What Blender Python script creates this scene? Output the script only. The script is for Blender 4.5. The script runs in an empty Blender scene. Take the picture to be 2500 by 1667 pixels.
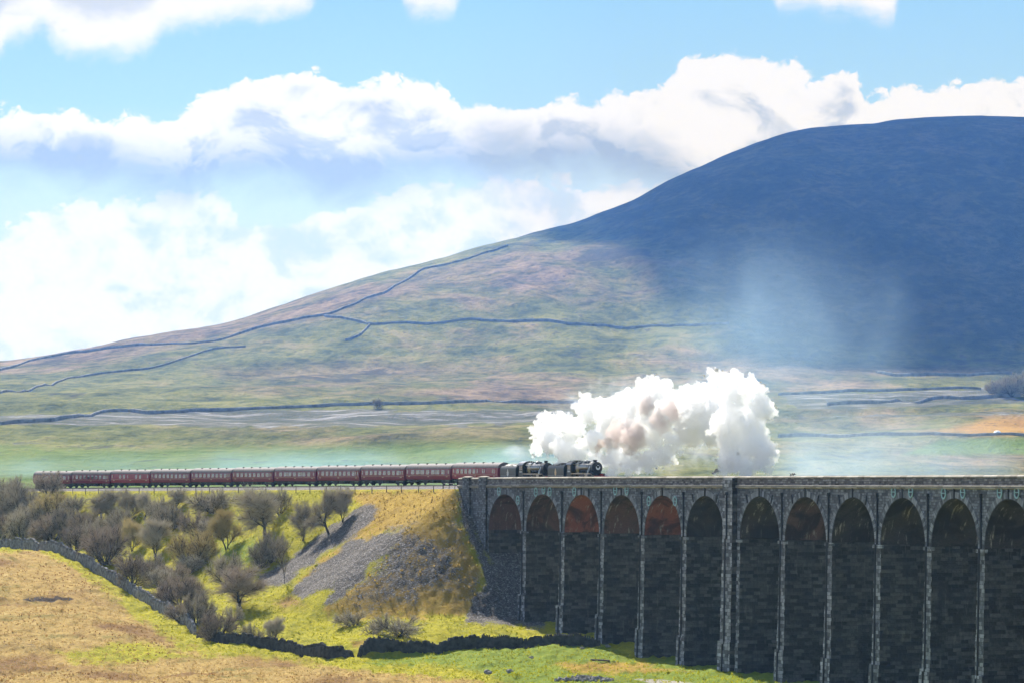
import bpy, math, random
import numpy as np
from mathutils import Vector, Matrix

# ------------------------------------------------------------------ basics
F, CU, HV, CZ = 8202.0, 1250.0, 1145.0, 30.0      # lens in photo pixels, horizon row, camera height
rng = random.Random(11)
S = bpy.context.scene
COL = S.collection


def P(u, v, Y):
    return Vector(((u - CU) / F * Y, Y, CZ + (HV - v) / F * Y))


def lerp_pts(pts, x):
    return np.interp(x, [p[0] for p in pts], [p[1] for p in pts])


_perm = np.random.RandomState(5).permutation(512)
_perm = np.concatenate([_perm, _perm, _perm])
_grad = np.array([(math.cos(i * 0.7853982), math.sin(i * 0.7853982)) for i in range(8)])


def perlin(x, y, seed=0):
    x = np.asarray(x, float) + seed * 37.31
    y = np.asarray(y, float) + seed * 17.77
    xi = np.floor(x).astype(int); yi = np.floor(y).astype(int)
    xf = x - xi; yf = y - yi
    xi &= 511; yi &= 511
    u = xf * xf * xf * (xf * (xf * 6 - 15) + 10)
    v = yf * yf * yf * (yf * (yf * 6 - 15) + 10)

    def g(ix, iy, fx, fy):
        h = _perm[_perm[ix & 511] + (iy & 511)] & 7
        return _grad[h, 0] * fx + _grad[h, 1] * fy
    a = g(xi, yi, xf, yf); b = g(xi + 1, yi, xf - 1, yf)
    c = g(xi, yi + 1, xf, yf - 1); d = g(xi + 1, yi + 1, xf - 1, yf - 1)
    return (a + (b - a) * u) * (1 - v) + (c + (d - c) * u) * v


def fbm(x, y, octs=4, seed=0, lac=2.03, gain=0.5):
    t = 0; a = 1.0
    for i in range(octs):
        t = t + a * perlin(np.asarray(x) * lac ** i, np.asarray(y) * lac ** i, seed + i * 3)
        a *= gain
    return t


# ------------------------------------------------------------------ railway curve (s along the line, w away from the camera)
TH, KC, X0, Y0 = 0.413832, 7.33171e-4, 2.005, 559.2745
RC = 1 / KC
XC, YC = X0 - RC * math.cos(TH), Y0 - RC * math.sin(TH)
WT = 4.1                                            # track centre behind the near face of the viaduct


def T(s, w=0.0, z=0.0):
    a = TH - KC * s
    return Vector((XC + (RC + w) * math.cos(a), YC + (RC + w) * math.sin(a), z))


def sw(x, y):
    a = np.arctan2(y - YC, x - XC)
    r = np.hypot(x - XC, y - YC)
    return (TH - a) / KC, r - RC


def heading(s):
    a = TH - KC * s
    return math.atan2(-math.cos(a), math.sin(a))


def zrail(s):
    s = np.asarray(s, float)
    return CZ - 2.43 + np.where(s > 0, 0.0036 * s, 0.0078 * s)


def ztop(s):
    return float(zrail(s)) + 1.2


def s_at_u(u, w=WT):
    lo, hi = -330.0, 260.0
    for _ in range(50):
        m = (lo + hi) / 2
        p = T(m, w)
        if CU + F * p.x / p.y < u: lo = m
        else: hi = m
    return (lo + hi) / 2


# ------------------------------------------------------------------ terrain
def _px(u, v, Y): p = P(u, v, Y); return (p.x, p.y, p.z)


_ctrl = [_px(0, 1337, 680), _px(150, 1352, 655), _px(300, 1445, 620), _px(400, 1512, 590), _px(480, 1562, 560),
         _px(0, 1490, 570), _px(0, 1667, 480), _px(-300, 1330, 690), _px(-300, 1500, 560), _px(-300, 1690, 470), _px(200, 1500, 560), _px(150, 1420, 610),
         _px(300, 1667, 474), _px(560, 1580, 545), _px(880, 1612, 520), _px(600, 1667, 468), _px(1250, 1667, 465), _px(1000, 1640, 492),
         _px(640, 1440, 590), _px(750, 1515, 560), _px(900, 1502, 562), _px(1130, 1512, 555), _px(1200, 1532, 548), _px(1000, 1545, 540),
         _px(1100, 1592, 525), _px(1300, 1580, 527), _px(1470, 1566, 529), _px(1285, 1518, 559), _px(1374, 1544, 545), _px(1565, 1607, 516), _px(1670, 1622, 502),
         _px(1780, 1640, 486), _px(1908, 1663, 469), (60, 430, .3), (95, 400, .3), (40, 420, .2), (0, 400, .2), (-80, 420, .3), (140, 330, .3), (0, 300, 0), (-150, 300, 1), (140, 450, .5), (160, 520, 1),
         (100, 560, 3), (20, 640, 7), (-60, 760, 11), (-160, 860, 21), (60, 720, 12), (160, 640, 9), (200, 420, 1), (120, 760, 16), (0, 820, 19), (300, 600, 9), (300, 760, 18), (-250, 760, 19), (-250, 620, 16)]
for _x in (-330, -200, -100, 0, 100, 200, 330):
    _ctrl.append((_x, 905, 24.5)); _ctrl.append((_x, 950, 27))
_ctrl = np.array(_ctrl)


def _tps_fit(c):
    n = len(c); d = np.hypot(c[:, None, 0] - c[None, :, 0], c[:, None, 1] - c[None, :, 1]) / 100
    K = np.where(d > 0, d * d * np.log(d + 1e-12), 0) + np.eye(n) * 0.02
    Pm = np.c_[np.ones(n), c[:, :2] / 100]
    A = np.block([[K, Pm], [Pm.T, np.zeros((3, 3))]])
    return np.linalg.solve(A, np.r_[c[:, 2], 0, 0, 0])


_wts = _tps_fit(_ctrl)


def zbase(x, y):
    x = np.asarray(x, float); y = np.asarray(y, float)
    sh = x.shape; x = x.ravel(); y = y.ravel()
    out = _wts[-3] + _wts[-2] * x / 100 + _wts[-1] * y / 100
    for i in range(len(_ctrl)):
        d2 = ((x - _ctrl[i, 0]) ** 2 + (y - _ctrl[i, 1]) ** 2) / 1e4
        out = out + _wts[i] * 0.5 * d2 * np.log(d2 + 1e-12)
    return out.reshape(sh)


def zhill(x, y):
    """land beyond the railway: a limestone shelf that climbs to the fell"""
    x = np.asarray(x, float); y = np.asarray(y, float)
    u = CU + F * x / y
    vs = np.interp(u, _su, _sv)
    yc = lerp_pts([(-900, 1950), (100, 2000), (900, 2250), (1600, 2550), (2100, 2700), (3400, 2750)], u)
    base = np.where(y < 1900, 24 + 0.067 * (y - 900), 24 + 67 + 0.02 * (y - 1900))
    basec = np.where(yc < 1900, 24 + 0.067 * (yc - 900), 24 + 67 + 0.02 * (yc - 1900))
    zs = CZ + (HV - vs) / F * yc
    q = np.clip((y - 1520) / (yc - 1520), 0, 1)
    st = 0.25 * q ** 3 * (q * (q * 6 - 15) + 10) + 0.75 * np.sin(np.clip(q, 0, 1) * math.pi / 2) ** 2.2
    z = base + (zs - basec) * st
    z = np.where(y > yc, zs - (y - yc) * 0.12 - 0.0001 * (y - yc) ** 2, z)
    far = np.clip((y - 900) / 200, 0, 1)
    z = z + far * (fbm(x / 150, y / 220, 4, 40) * 5 + fbm(x / 35, y / 60, 3, 60) * 1.1 + fbm((x + y * .25) / 45, y / 420, 3, 63) * 4.5 * np.clip((y - 1700) / 300, 0, 1)) * np.clip((yc - y) / 500, .12, 1)
    # limestone terraces on the shelf
    z = z + far * np.clip(1 - abs(y - 1300) / 350, 0, 1) * 1.6 * np.tanh(np.sin(y / 26 + x / 160 + 2 * fbm(x / 120, y / 120, 2, 9)) * 3) * .5
    return z


SKY = [(u_, v_ + (12 * min(1, max(0, (u_ - 1300) / 500)))) for u_, v_ in [(-900, 935), (-200, 900), (0, 886), (60, 878), (115, 868), (200, 855), (300, 835), (400, 815), (500, 800), (560, 790), (640, 765), (700, 745), (800, 712),
       (900, 680), (1000, 655), (1100, 632), (1180, 606), (1250, 590), (1320, 572), (1400, 552), (1440, 535), (1540, 500), (1600, 462), (1660, 430), (1740, 395),
       (1830, 358), (1930, 325), (2000, 318), (2100, 310), (2200, 295), (2300, 289), (2400, 288), (2500, 290), (2700, 300), (3000, 340), (3400, 420)]]
_su = np.arange(-1200, 3700, 4.0); _sv = np.interp(_su, [q[0] for q in SKY], [q[1] for q in SKY])
_k = np.hanning(41); _k /= _k.sum(); _sv = np.convolve(np.pad(_sv, 20, mode='edge'), _k, mode='valid')
_sv = _sv + 2.2 * fbm(_su / 90, _su * 0 + 3.3, 4, 71)
SKY = list(zip(_su.tolist(), _sv.tolist()))


def zground(x, y, rough=True):
    x = np.asarray(x, float); y = np.asarray(y, float)
    z = zbase(x, y)
    far = np.clip((y - 800) / 100, 0, 1); far = far * far * (3 - 2 * far)
    z = z * (1 - far) + zhill(x, np.maximum(y, 650)) * far
    s, w = sw(x, y)
    # grassy mound by the gap in the wall
    c = P(880, 1585, 528)
    z = z + 2.2 * np.exp(-(((x - c.x) / 6.5) ** 2 + ((y - c.y) / 9) ** 2))
    # embankment with its end cone against the viaduct
    d = np.abs(w - WT)
    lat = np.maximum(0, d - 4.9)
    near = w < WT
    run = np.where(near, 1.42, 1.6)
    ls = lat / run
    ls = ls + np.where(near, 1, 0) * (0.9 * fbm(s / 22, w / 26, 3, 3) * np.clip(lat / 9, 0, 1) + 1.3 * np.exp(-((s + 66 + w * .1) / 6) ** 2) * np.clip(lat / 8, 0, 1))
    drop = np.hypot(np.maximum(0, s + 27.5) / 1.18, ls)
    emb = zrail(np.minimum(s, -20)) - 0.75 - drop
    k = 1.6
    h = np.clip(0.5 + 0.5 * (emb - z) / k, 0, 1)
    z = z + (emb - z) * h + k * h * (1 - h) * .5
    if rough:
        slope = np.clip((emb - zbase(x, y)) / 3, 0, 1)
        flat = np.clip((d - 4.5) / 2, 0, 1) * np.clip((s + 400) / 50, 0, 1)
        t = np.maximum(fbm(x / 1.5, y / 2.4, 3, 20), -.15) * 0.55 + fbm(x / 6, y / 9, 3, 31) * 0.5
        und = fbm(x / 20, y / 30, 3, 55) * np.where(s < -40, 2.3, 1.3) * np.clip((650 - y) / 90, .2, 1)
        bank = fbm(drop / .75, (s + w) / 2.2, 3, 77) * 0.30 + fbm(s / 3, w / 3, 2, 78) * .2
        z = z + (t * (1 - slope) + und * (1 - slope) * np.clip((s + 240) / 40, .5, 1) * np.where((s > -30) & (w > -9), .15, 1) + bank * slope) * np.where(slope > .5, flat, 1)
    return z


def ray_ground(u, v, y0=430.0, y1=860.0):
    ys = np.arange(y0, y1, 0.5)
    x = (u - CU) / F * ys
    zr = CZ + (HV - v) / F * ys
    dz = zground(x, ys, True) - zr
    i = int(np.argmax(dz > 0))
    if dz[i] <= 0: i = len(ys) - 1
    return Vector((x[i], ys[i], float(zground(x[i:i + 1], ys[i:i + 1])[0])))


def ray_hill(u, v, y0=905.0, y1=2900.0):
    ys = np.arange(y0, y1, 2.0)
    x = (u - CU) / F * ys
    dz = zhill(x, ys) - (CZ + (HV - v) / F * ys)
    i = int(np.argmax(dz > 0))
    if dz[i] <= 0: i = int(np.argmax(dz))
    return Vector((x[i], ys[i], float(zhill(x[i:i + 1], ys[i:i + 1])[0])))


# ------------------------------------------------------------------ node helpers
def new_mat(name):
    m = bpy.data.materials.new(name); m.use_nodes = True
    nt = m.node_tree; nt.nodes.clear()
    return m, nt


class NT:
    def __init__(self, nt): self.nt = nt

    def n(self, t, **kw):
        x = self.nt.nodes.new(t)
        for k, v in kw.items():
            if k == 'ins':
                for kk, vv in v.items():
                    if isinstance(vv, bpy.types.NodeSocket): self.nt.links.new(vv, x.inputs[kk])
                    else: x.inputs[kk].default_value = vv
            else: setattr(x, k, v)
        return x

    def math(self, op, a, b=0.0, c=None, clamp=False):
        x = self.n('ShaderNodeMath', operation=op, use_clamp=clamp)
        for i, v in enumerate([a, b] + ([c] if c is not None else [])):
            if isinstance(v, bpy.types.NodeSocket): self.nt.links.new(v, x.inputs[i])
            else: x.inputs[i].default_value = v
        return x.outputs[0]

    def mix(self, f, a, b, mode='MIX'):
        x = self.n('ShaderNodeMix', data_type='RGBA', blend_type=mode)
        for i, v in ((0, f), (6, a), (7, b)):
            if isinstance(v, bpy.types.NodeSocket): self.nt.links.new(v, x.inputs[i])
            elif i == 0: x.inputs[i].default_value = v
            else: x.inputs[i].default_value = (*v, 1) if len(v) == 3 else v
        return x.outputs[2]

    def noise(self, vec, scale, detail=4, rough=.55, dist=0.0):
        x = self.n('ShaderNodeTexNoise', ins={'Scale': scale, 'Detail': detail, 'Roughness': rough, 'Distortion': dist})
        if vec is not None: self.nt.links.new(vec, x.inputs['Vector'])
        return x.outputs['Fac']

    def ramp(self, f, stops, interp='LINEAR'):
        x = self.n('ShaderNodeValToRGB'); x.color_ramp.interpolation = interp
        e = x.color_ramp.elements
        while len(e) < len(stops): e.new(0.5)
        for i, (p, c) in enumerate(stops):
            e[i].position = p; e[i].color = (*c, 1) if len(c) == 3 else c
        self.nt.links.new(f, x.inputs[0])
        return x.outputs[0]

    def sstep(self, v, a, b):
        x = self.n('ShaderNodeMapRange', interpolation_type='SMOOTHSTEP', ins={'Value': v, 'From Min': a, 'From Max': b})
        return x.outputs[0]

    def scale(self, vec, s):
        x = self.n('ShaderNodeMapping'); self.nt.links.new(vec, x.inputs[0]); x.inputs['Scale'].default_value = s
        return x.outputs[0]

    def bump(self, h, strength=.5, dist=.1):
        return self.n('ShaderNodeBump', ins={'Height': h, 'Strength': strength, 'Distance': dist}).outputs[0]

    def out(self, col, rough=.9, normal=None, spec=.2, metal=0.0):
        b = self.n('ShaderNodeBsdfPrincipled', ins={'Roughness': rough, 'Specular IOR Level': spec, 'Metallic': metal})
        if isinstance(col, bpy.types.NodeSocket): self.nt.links.new(col, b.inputs['Base Color'])
        else: b.inputs['Base Color'].default_value = (*col, 1)
        if normal is not None: self.nt.links.new(normal, b.inputs['Normal'])
        o = self.n('ShaderNodeOutputMaterial'); self.nt.links.new(b.outputs[0], o.inputs[0])
        return b


def mat_simple(name, col, rough=.6, spec=.4, metal=0.0, var=.25, scale=1.5, bump=0.0):
    m, nt = new_mat(name); N = NT(nt)
    tc = N.n('ShaderNodeTexCoord').outputs['Object']
    f = N.noise(tc, scale, 5, .6)
    c2 = tuple(c * (1 - var) for c in col); c3 = tuple(min(1, c * (1 + var)) for c in col)
    c = N.ramp(f, [(.3, c2), (.7, c3)])
    nm = N.bump(N.noise(tc, scale * 6, 4), .5, bump) if bump else None
    N.out(c, rough, nm, spec, metal)
    return m


# ------------------------------------------------------------------ mesh builder
class MB:
    def __init__(self): self.v = []; self.f = []; self.uv = []; self.mi = []; self.cur = 0

    def quad(self, pts, uvs=None):
        i = len(self.v); self.v += [tuple(p) for p in pts]; self.f.append(tuple(range(i, i + len(pts))))
        self.uv += list(uvs) if uvs else [(p[0] + p[1] * .37, p[2]) for p in pts]
        self.mi.append(self.cur)

    def grid(self, rows, uvs=None, close=False):
        """rows: list of equal-length point lists"""
        i0 = len(self.v); n = len(rows[0])
        for r in rows: self.v += [tuple(p) for p in r]
        for a in range(len(rows) - 1):
            for b in range(n if close else n - 1):
                c = (b + 1) % n
                q = (i0 + a * n + b, i0 + a * n + c, i0 + (a + 1) * n + c, i0 + (a + 1) * n + b)
                self.f.append(q); self.mi.append(self.cur)
                for (rr, cc) in ((a, b), (a, b + 1), (a + 1, b + 1), (a + 1, b)):
                    if uvs: self.uv.append(uvs[rr][cc if not close else cc % n])
                    else:
                        p = rows[rr][cc % n]; self.uv.append((p[0] + p[1] * .37, p[2]))

    def box(self, x0, x1, y0, y1, z0, z1):
        p = [(x0, y0, z0), (x1, y0, z0), (x1, y1, z0), (x0, y1, z0), (x0, y0, z1), (x1, y0, z1), (x1, y1, z1), (x0, y1, z1)]
        for f in ((3, 2, 1, 0), (4, 5, 6, 7), (0, 1, 5, 4), (1, 2, 6, 5), (2, 3, 7, 6), (3, 0, 4, 7)): self.quad([p[i] for i in f])

    def hexa(self, p, uvf=None):
        for k, f in enumerate(((3, 2, 1, 0), (4, 5, 6, 7), (0, 1, 5, 4), (1, 2, 6, 5), (2, 3, 7, 6), (3, 0, 4, 7))):
            self.quad([p[i] for i in f], [uvf(p[i], k) for i in f] if uvf else None)

    def tube(self, p0, p1, r0, r1=None, n=8, caps=True):
        p0 = Vector(p0); p1 = Vector(p1); r1 = r0 if r1 is None else r1
        d = (p1 - p0).normalized(); a = d.orthogonal().normalized(); b = d.cross(a)
        R = [[p + (a * math.cos(t) + b * math.sin(t)) * r for t in [2 * math.pi * k / n for k in range(n)]] for p, r in ((p0, r0), (p1, r1))]
        self.grid(R, close=True)
        if caps: self.quad(R[0][::-1]); self.quad(R[1])

    def lathe(self, prof, axis='x', c=(0, 0, 0), n=24):
        """prof: list of (pos along axis, radius)"""
        rows = []
        for t, r in prof:
            row = []
            for k in range(n):
                a = 2 * math.pi * k / n
                if axis == 'x': row.append((c[0] + t, c[1] + r * math.cos(a), c[2] + r * math.sin(a)))
                elif axis == 'y': row.append((c[0] + r * math.cos(a), c[1] + t, c[2] + r * math.sin(a)))
                else: row.append((c[0] + r * math.cos(a), c[1] + r * math.sin(a), c[2] + t))
            rows.append(row)
        self.grid(rows, close=True)
        self.quad(rows[0][::-1]); self.quad(rows[-1])

    def prism(self, poly, x0, x1):
        """poly in (y,z), extruded along x"""
        a = [(x0, y, z) for y, z in poly]; b = [(x1, y, z) for y, z in poly]
        self.grid([a, b], close=True); self.quad(a[::-1]); self.quad(b)

    def build(self, name, mats, parent=None, smooth=False, loc=None):
        me = bpy.data.meshes.new(name)
        me.from_pydata(self.v, [], self.f)
        uvl = me.uv_layers.new(name='UVMap')
        uvl.data.foreach_set('uv', np.array(self.uv, dtype=np.float32).ravel())
        if not isinstance(mats, (list, tuple)): mats = [mats]
        for m in mats: me.materials.append(m)
        if len(mats) > 1: me.polygons.foreach_set('material_index', np.array(self.mi, dtype=np.int32))
        if smooth:
            me.polygons.foreach_set('use_smooth', np.ones(len(me.polygons), dtype=bool))
            me.set_sharp_from_angle(angle=math.radians(38))
        me.update()
        o = bpy.data.objects.new(name, me); COL.objects.link(o)
        if parent is not None: o.parent = parent
        if loc is not None: o.location = loc
        return o


def tag(o, label=None, cat=None, group=None, kind=None):
    for k, v in (('label', label), ('category', cat), ('group', group), ('kind', kind)):
        if v: o[k] = v
    return o


def empty(name, loc, rz=0.0, **kw):
    o = bpy.data.objects.new(name, None); COL.objects.link(o)
    o.location = loc; o.rotation_euler = (0, 0, rz); o.empty_display_size = .5
    return tag(o, **kw)


def copy_tree(o, parent=None):
    c = o.copy(); COL.objects.link(c)
    if parent is not None: c.parent = parent
    for ch in list(o.children): copy_tree(ch, c)
    return c


def grid_mesh(name, X, Y, Z, attrs, mat):
    nr, nc = X.shape
    me = bpy.data.meshes.new(name)
    v = np.stack([X, Y, Z], -1).reshape(-1, 3).astype(np.float32)
    i = np.arange(nr * nc).reshape(nr, nc)
    q = np.stack([i[:-1, :-1], i[:-1, 1:], i[1:, 1:], i[1:, :-1]], -1).reshape(-1, 4).astype(np.int32)
    me.vertices.add(len(v)); me.vertices.foreach_set('co', v.ravel())
    me.loops.add(q.size); me.loops.foreach_set('vertex_index', q.ravel())
    me.polygons.add(len(q)); me.polygons.foreach_set('loop_start', np.arange(len(q), dtype=np.int32) * 4)
    me.polygons.foreach_set('use_smooth', np.ones(len(q), dtype=bool))
    me.update(calc_edges=True)
    for k, a in attrs.items():
        at = me.color_attributes.new(name=k, type='FLOAT_COLOR', domain='POINT')
        at.data.foreach_set('color', np.concatenate([a.reshape(-1, 3), np.ones((nr * nc, 1))], 1).astype(np.float32).ravel())
    me.materials.append(mat)
    o = bpy.data.objects.new(name, me); COL.objects.link(o)
    return o


def poly_mask(U, V, poly, soft, wob=10, seed=0):
    """1 inside the outline, soft edge in photo pixels"""
    U = U + wob * fbm(U / 45, V / 30, 3, seed); V = V + wob * fbm(U / 40, V / 25, 3, seed + 5)
    px = np.array(poly, float); n = len(px)
    inside = np.zeros(U.shape, bool); dist = np.full(U.shape, 1e9)
    for i in range(n):
        x0, y0 = px[i]; x1, y1 = px[(i + 1) % n]
        cond = ((y0 > V) != (y1 > V)) & (U < (x1 - x0) * (V - y0) / ((y1 - y0) if y1 != y0 else 1e-9) + x0)
        inside ^= cond
        L2 = (x1 - x0) ** 2 + (y1 - y0) ** 2 + 1e-9
        t = np.clip(((U - x0) * (x1 - x0) + (V - y0) * (y1 - y0)) / L2, 0, 1)
        dist = np.minimum(dist, np.hypot(U - x0 - t * (x1 - x0), V - y0 - t * (y1 - y0)))
    sd = np.where(inside, dist, -dist)
    return np.clip(sd / soft * .5 + .5, 0, 1)

# ------------------------------------------------------------------ light and air
HAZE_D, SKY_K, CLOUD_K, SUN_E, EXPO = 0.42e-4, .10, .46, 4.8, 1.0

# ------------------------------------------------------------------ materials of the land
def ground_material():
    m, nt = new_mat('pasture'); N = NT(nt)
    tc = N.n('ShaderNodeTexCoord').outputs['Object']
    veg = N.n('ShaderNodeSeparateColor', ins={0: N.n('ShaderNodeVertexColor', layer_name='veg').outputs[0]})
    veg2 = N.n('ShaderNodeSeparateColor', ins={0: N.n('ShaderNodeVertexColor', layer_name='veg2').outputs[0]})
    big = N.noise(tc, .035, 4, .6); mid = N.noise(tc, .22, 5, .65); fine = N.noise(tc, 1.6, 6, .7)
    vfine = N.noise(tc, 5.5, 4, .7)
    f = N.math('ADD', N.math('MULTIPLY', mid, .35), N.math('ADD', N.math('MULTIPLY', fine, .45), N.math('MULTIPLY', N.noise(N.scale(tc, (1, .5, 1)), .75, 5, .7), .2)))
    green = N.ramp(f, [(.32, (.11, .12, .008)), (.47, (.27, .25, .010)), (.58, (.42, .36, .012)), (.72, (.5, .42, .03))])
    lush = N.ramp(f, [(.32, (.09, .13, .012)), (.5, (.165, .22, .016)), (.68, (.26, .27, .03))])
    straw = N.ramp(f, [(.30, (.14, .085, .016)), (.45, (.30, .19, .03)), (.58, (.44, .29, .045)), (.70, (.56, .40, .08))])
    moor = N.ramp(f, [(.30, (.16, .095, .022)), (.43, (.30, .19, .050)), (.55, (.42, .285, .085)), (.66, (.56, .41, .16))])
    st = N.n('ShaderNodeTexVoronoi', ins={'Scale': 5.5, 'Vector': tc}).outputs['Color']
    stv = N.n('ShaderNodeSeparateColor', ins={0: st}).outputs[0]
    scree = N.ramp(N.math('ADD', N.math('MULTIPLY', stv, .5), N.math('MULTIPLY', fine, .5)),
                   [(.25, (.046, .040, .036)), (.48, (.105, .092, .082)), (.66, (.165, .147, .13)), (.78, (.36, .335, .31))])
    peat = N.ramp(fine, [(.35, (.02, .012, .008)), (.7, (.07, .045, .03))])
    gul = 0
    path = N.ramp(fine, [(.3, (.30, .27, .22)), (.7, (.5, .46, .40))])
    wob = N.math('SUBTRACT', N.noise(tc, .5, 6, .7), .5)

    def msk(x, k=1.0): return N.sstep(N.math('ADD', x, N.math('MULTIPLY', wob, k)), .3, .7)
    c = N.mix(msk(veg.outputs[2]), green, lush)
    c = N.mix(msk(veg2.outputs[0]), c, straw)
    c = N.mix(msk(veg.outputs[1]), c, moor)
    # rust and green blotches in the rough pasture
    c = N.mix(N.math('MULTIPLY', N.sstep(big, .48, .62), N.math('MULTIPLY', veg.outputs[1], .8)), c, (.16, .075, .025))
    c = N.mix(N.math('MULTIPLY', N.sstep(N.noise(tc, .06, 5, .6, .6), .55, .7), N.math('MULTIPLY', veg.outputs[1], .75)), c, (.14, .13, .025))
    c = N.mix(N.sstep(N.math('ADD', veg.outputs[0], N.math('MULTIPLY', N.math('SUBTRACT', N.math('ADD', N.math('MULTIPLY', mid, .5), N.math('MULTIPLY', fine, .5)), .5), 2.6)), .25, .75), c, scree)
    c = N.mix(msk(veg2.outputs[1], .8), c, peat)
    c = N.mix(msk(veg2.outputs[2], .5), c, path)
    c = N.mix(N.math('MULTIPLY', N.sstep(vfine, .58, .75), .35), c, (.05, .045, .012))
    h = N.math('ADD', N.math('MULTIPLY', fine, .6), N.math('MULTIPLY', vfine, .3))
    N.out(c, .95, N.bump(h, 1.0, .55), .1)
    return m


def hill_material():
    m, nt = new_mat('moorland'); N = NT(nt)
    tc = N.n('ShaderNodeTexCoord').outputs['Object']
    veg = N.n('ShaderNodeSeparateColor', ins={0: N.n('ShaderNodeVertexColor', layer_name='veg').outputs[0]})
    veg2 = N.n('ShaderNodeSeparateColor', ins={0: N.n('ShaderNodeVertexColor', layer_name='veg2').outputs[0]})
    v1 = N.scale(tc, (1, .55, 1))
    big = N.noise(v1, .006, 5, .62, .4); mid = N.noise(v1, .03, 6, .68, .3); fine = N.noise(v1, .14, 6, .72)
    f = N.math('ADD', N.math('MULTIPLY', mid, .5), N.math('MULTIPLY', fine, .5))
    grass = N.ramp(f, [(.40, (.035, .05, .016)), (.5, (.12, .13, .034)), (.60, (.23, .215, .07))])
    heath = N.ramp(f, [(.40, (.04, .03, .024)), (.5, (.15, .108, .068)), (.60, (.29, .205, .125))])
    c = N.mix(N.sstep(N.math('ADD', N.math('MULTIPLY', big, .7), N.math('MULTIPLY', mid, .3)), .47, .62), grass, heath)
    c = N.mix(N.math('MULTIPLY', veg.outputs[1], .85), c, heath)
    c = N.mix(N.math('MULTIPLY', veg.outputs[2], .9), c, N.ramp(f, [(.34, (.07, .13, .025)), (.66, (.15, .22, .05))]))
    c = N.mix(N.math('MULTIPLY', veg2.outputs[2], .9), c, N.ramp(f, [(.40, (.004, .007, .008)), (.50, (.020, .022, .018)), (.60, (.07, .06, .04))]))  # upper heath painted darker to deepen the cloud shadow lying on it
    c = N.mix(veg2.outputs[0], c, N.ramp(f, [(.34, (.28, .14, .035)), (.66, (.46, .28, .09))]))
    c = N.mix(N.math('MULTIPLY', N.sstep(fine, .57, .68), .75), c, (.03, .03, .026))
    c = N.mix(N.math('MULTIPLY', N.sstep(N.noise(v1, .018, 6, .7, 1.2), .60, .66), .7), c, (.035, .035, .03))
    lime = N.ramp(N.noise(N.scale(tc, (.35, 1, 1)), .11, 6, .75), [(.40, (.06, .07, .045)), (.52, (.12, .12, .095)), (.60, (.27, .26, .26)), (.72, (.42, .41, .40))])
    c = N.mix(N.sstep(N.math('ADD', veg.outputs[0], N.math('MULTIPLY', N.math('SUBTRACT', N.noise(N.scale(tc, (.4, 1, 1)), .02, 5, .7), .5), 1.6)), .45, .6), c, lime)
    c = N.mix(N.math('MULTIPLY', veg2.outputs[1], .75), c, (.03, .04, .025))
    N.out(c, .95, N.bump(N.math('ADD', mid, N.math('MULTIPLY', fine, .6)), .8, 8.0), .05)
    return m


# ---- near ground
us = np.concatenate([np.linspace(-1100, -60, 70)[:-1], np.linspace(-60, 2560, 520), np.linspace(2560, 3500, 60)[1:]])
ys = np.concatenate([np.linspace(200, 430, 40)[:-1], np.linspace(430, 620, 300)[:-1], np.linspace(620, 780, 180)[:-1], np.linspace(780, 905, 50)])
U, Yg = np.meshgrid(us, ys)
Xg = (U - CU) / F * Yg
Zg = zground(Xg, Yg)
V = HV - (Zg - CZ) / Yg * F
Sg, Wg = sw(Xg, Yg)
scree = np.maximum.reduce([
    poly_mask(U, V, [(900, 1225), (930, 1238), (890, 1290), (805, 1345), (745, 1385), (705, 1428), (640, 1432), (628, 1405), (700, 1365), (760, 1318), (835, 1265)], 9, 9, 1) * .95,
    poly_mask(U, V, [(850, 1322), (970, 1295), (990, 1310), (905, 1375), (880, 1420), (815, 1478), (790, 1480), (815, 1440), (780, 1440), (735, 1462), (712, 1450), (720, 1428), (790, 1370)], 10, 10, 2) * .95,
    poly_mask(U, V, [(1125, 1190), (1150, 1230), (1160, 1300), (1200, 1370), (1330, 1380), (1330, 1530), (1135, 1518), (1150, 1470), (1190, 1420), (1150, 1330), (1120, 1240)], 12, 9, 3),
    poly_mask(U, V, [(950, 1280), (1060, 1285), (1110, 1350), (1120, 1430), (1000, 1480), (860, 1490), (840, 1440), (900, 1370)], 45, 18, 4) * .68,
    poly_mask(U, V, [(1080, 1230), (1130, 1240), (1190, 1400), (1190, 1470), (1120, 1490), (1060, 1400)], 30, 14, 42) * .42])
scree = np.maximum(scree, np.clip((Wg + 3) / 4, 0, 1) * np.clip((Sg + 29) / 3, 0, 1) * np.clip((3 - Sg) / 3, 0, 1) * np.where(Wg < 30, 1, 0))
moor = np.maximum(poly_mask(U, V, [(-900, 1338), (0, 1345), (100, 1348), (190, 1378), (270, 1440), (350, 1510), (440, 1570), (520, 1597), (700, 1612), (900, 1640), (1060, 1655), (1250, 1672), (1250, 2400), (-900, 2400)], 16, 14, 6),
                  poly_mask(U, V, [(650, 1465), (720, 1450), (760, 1480), (690, 1490)], 14, 8, 7) * .6)
edge = poly_mask(U, V, [(120, 1352), (200, 1378), (280, 1445), (370, 1520), (440, 1570), (370, 1555), (250, 1470), (180, 1400)], 12, 10, 8) * .5
moor = np.clip(moor - edge * .75 - poly_mask(U, V, [(120, 1590), (330, 1560), (520, 1600), (300, 1625), (180, 1620)], 16, 14, 9) * .75, 0, 1)
lush = np.maximum(poly_mask(U, V, [(1180, 1560), (1400, 1548), (1560, 1600), (2600, 1600), (2600, 2000), (1250, 1667), (1120, 1630), (880, 1625), (900, 1600)], 22, 14, 10) * .85,
                  poly_mask(U, V, [(560, 1300), (700, 1300), (640, 1390), (560, 1400), (480, 1330)], 30, 14, 11) * .6)
lush = lush * np.where(Yg < 800, 1, .6)
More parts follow.
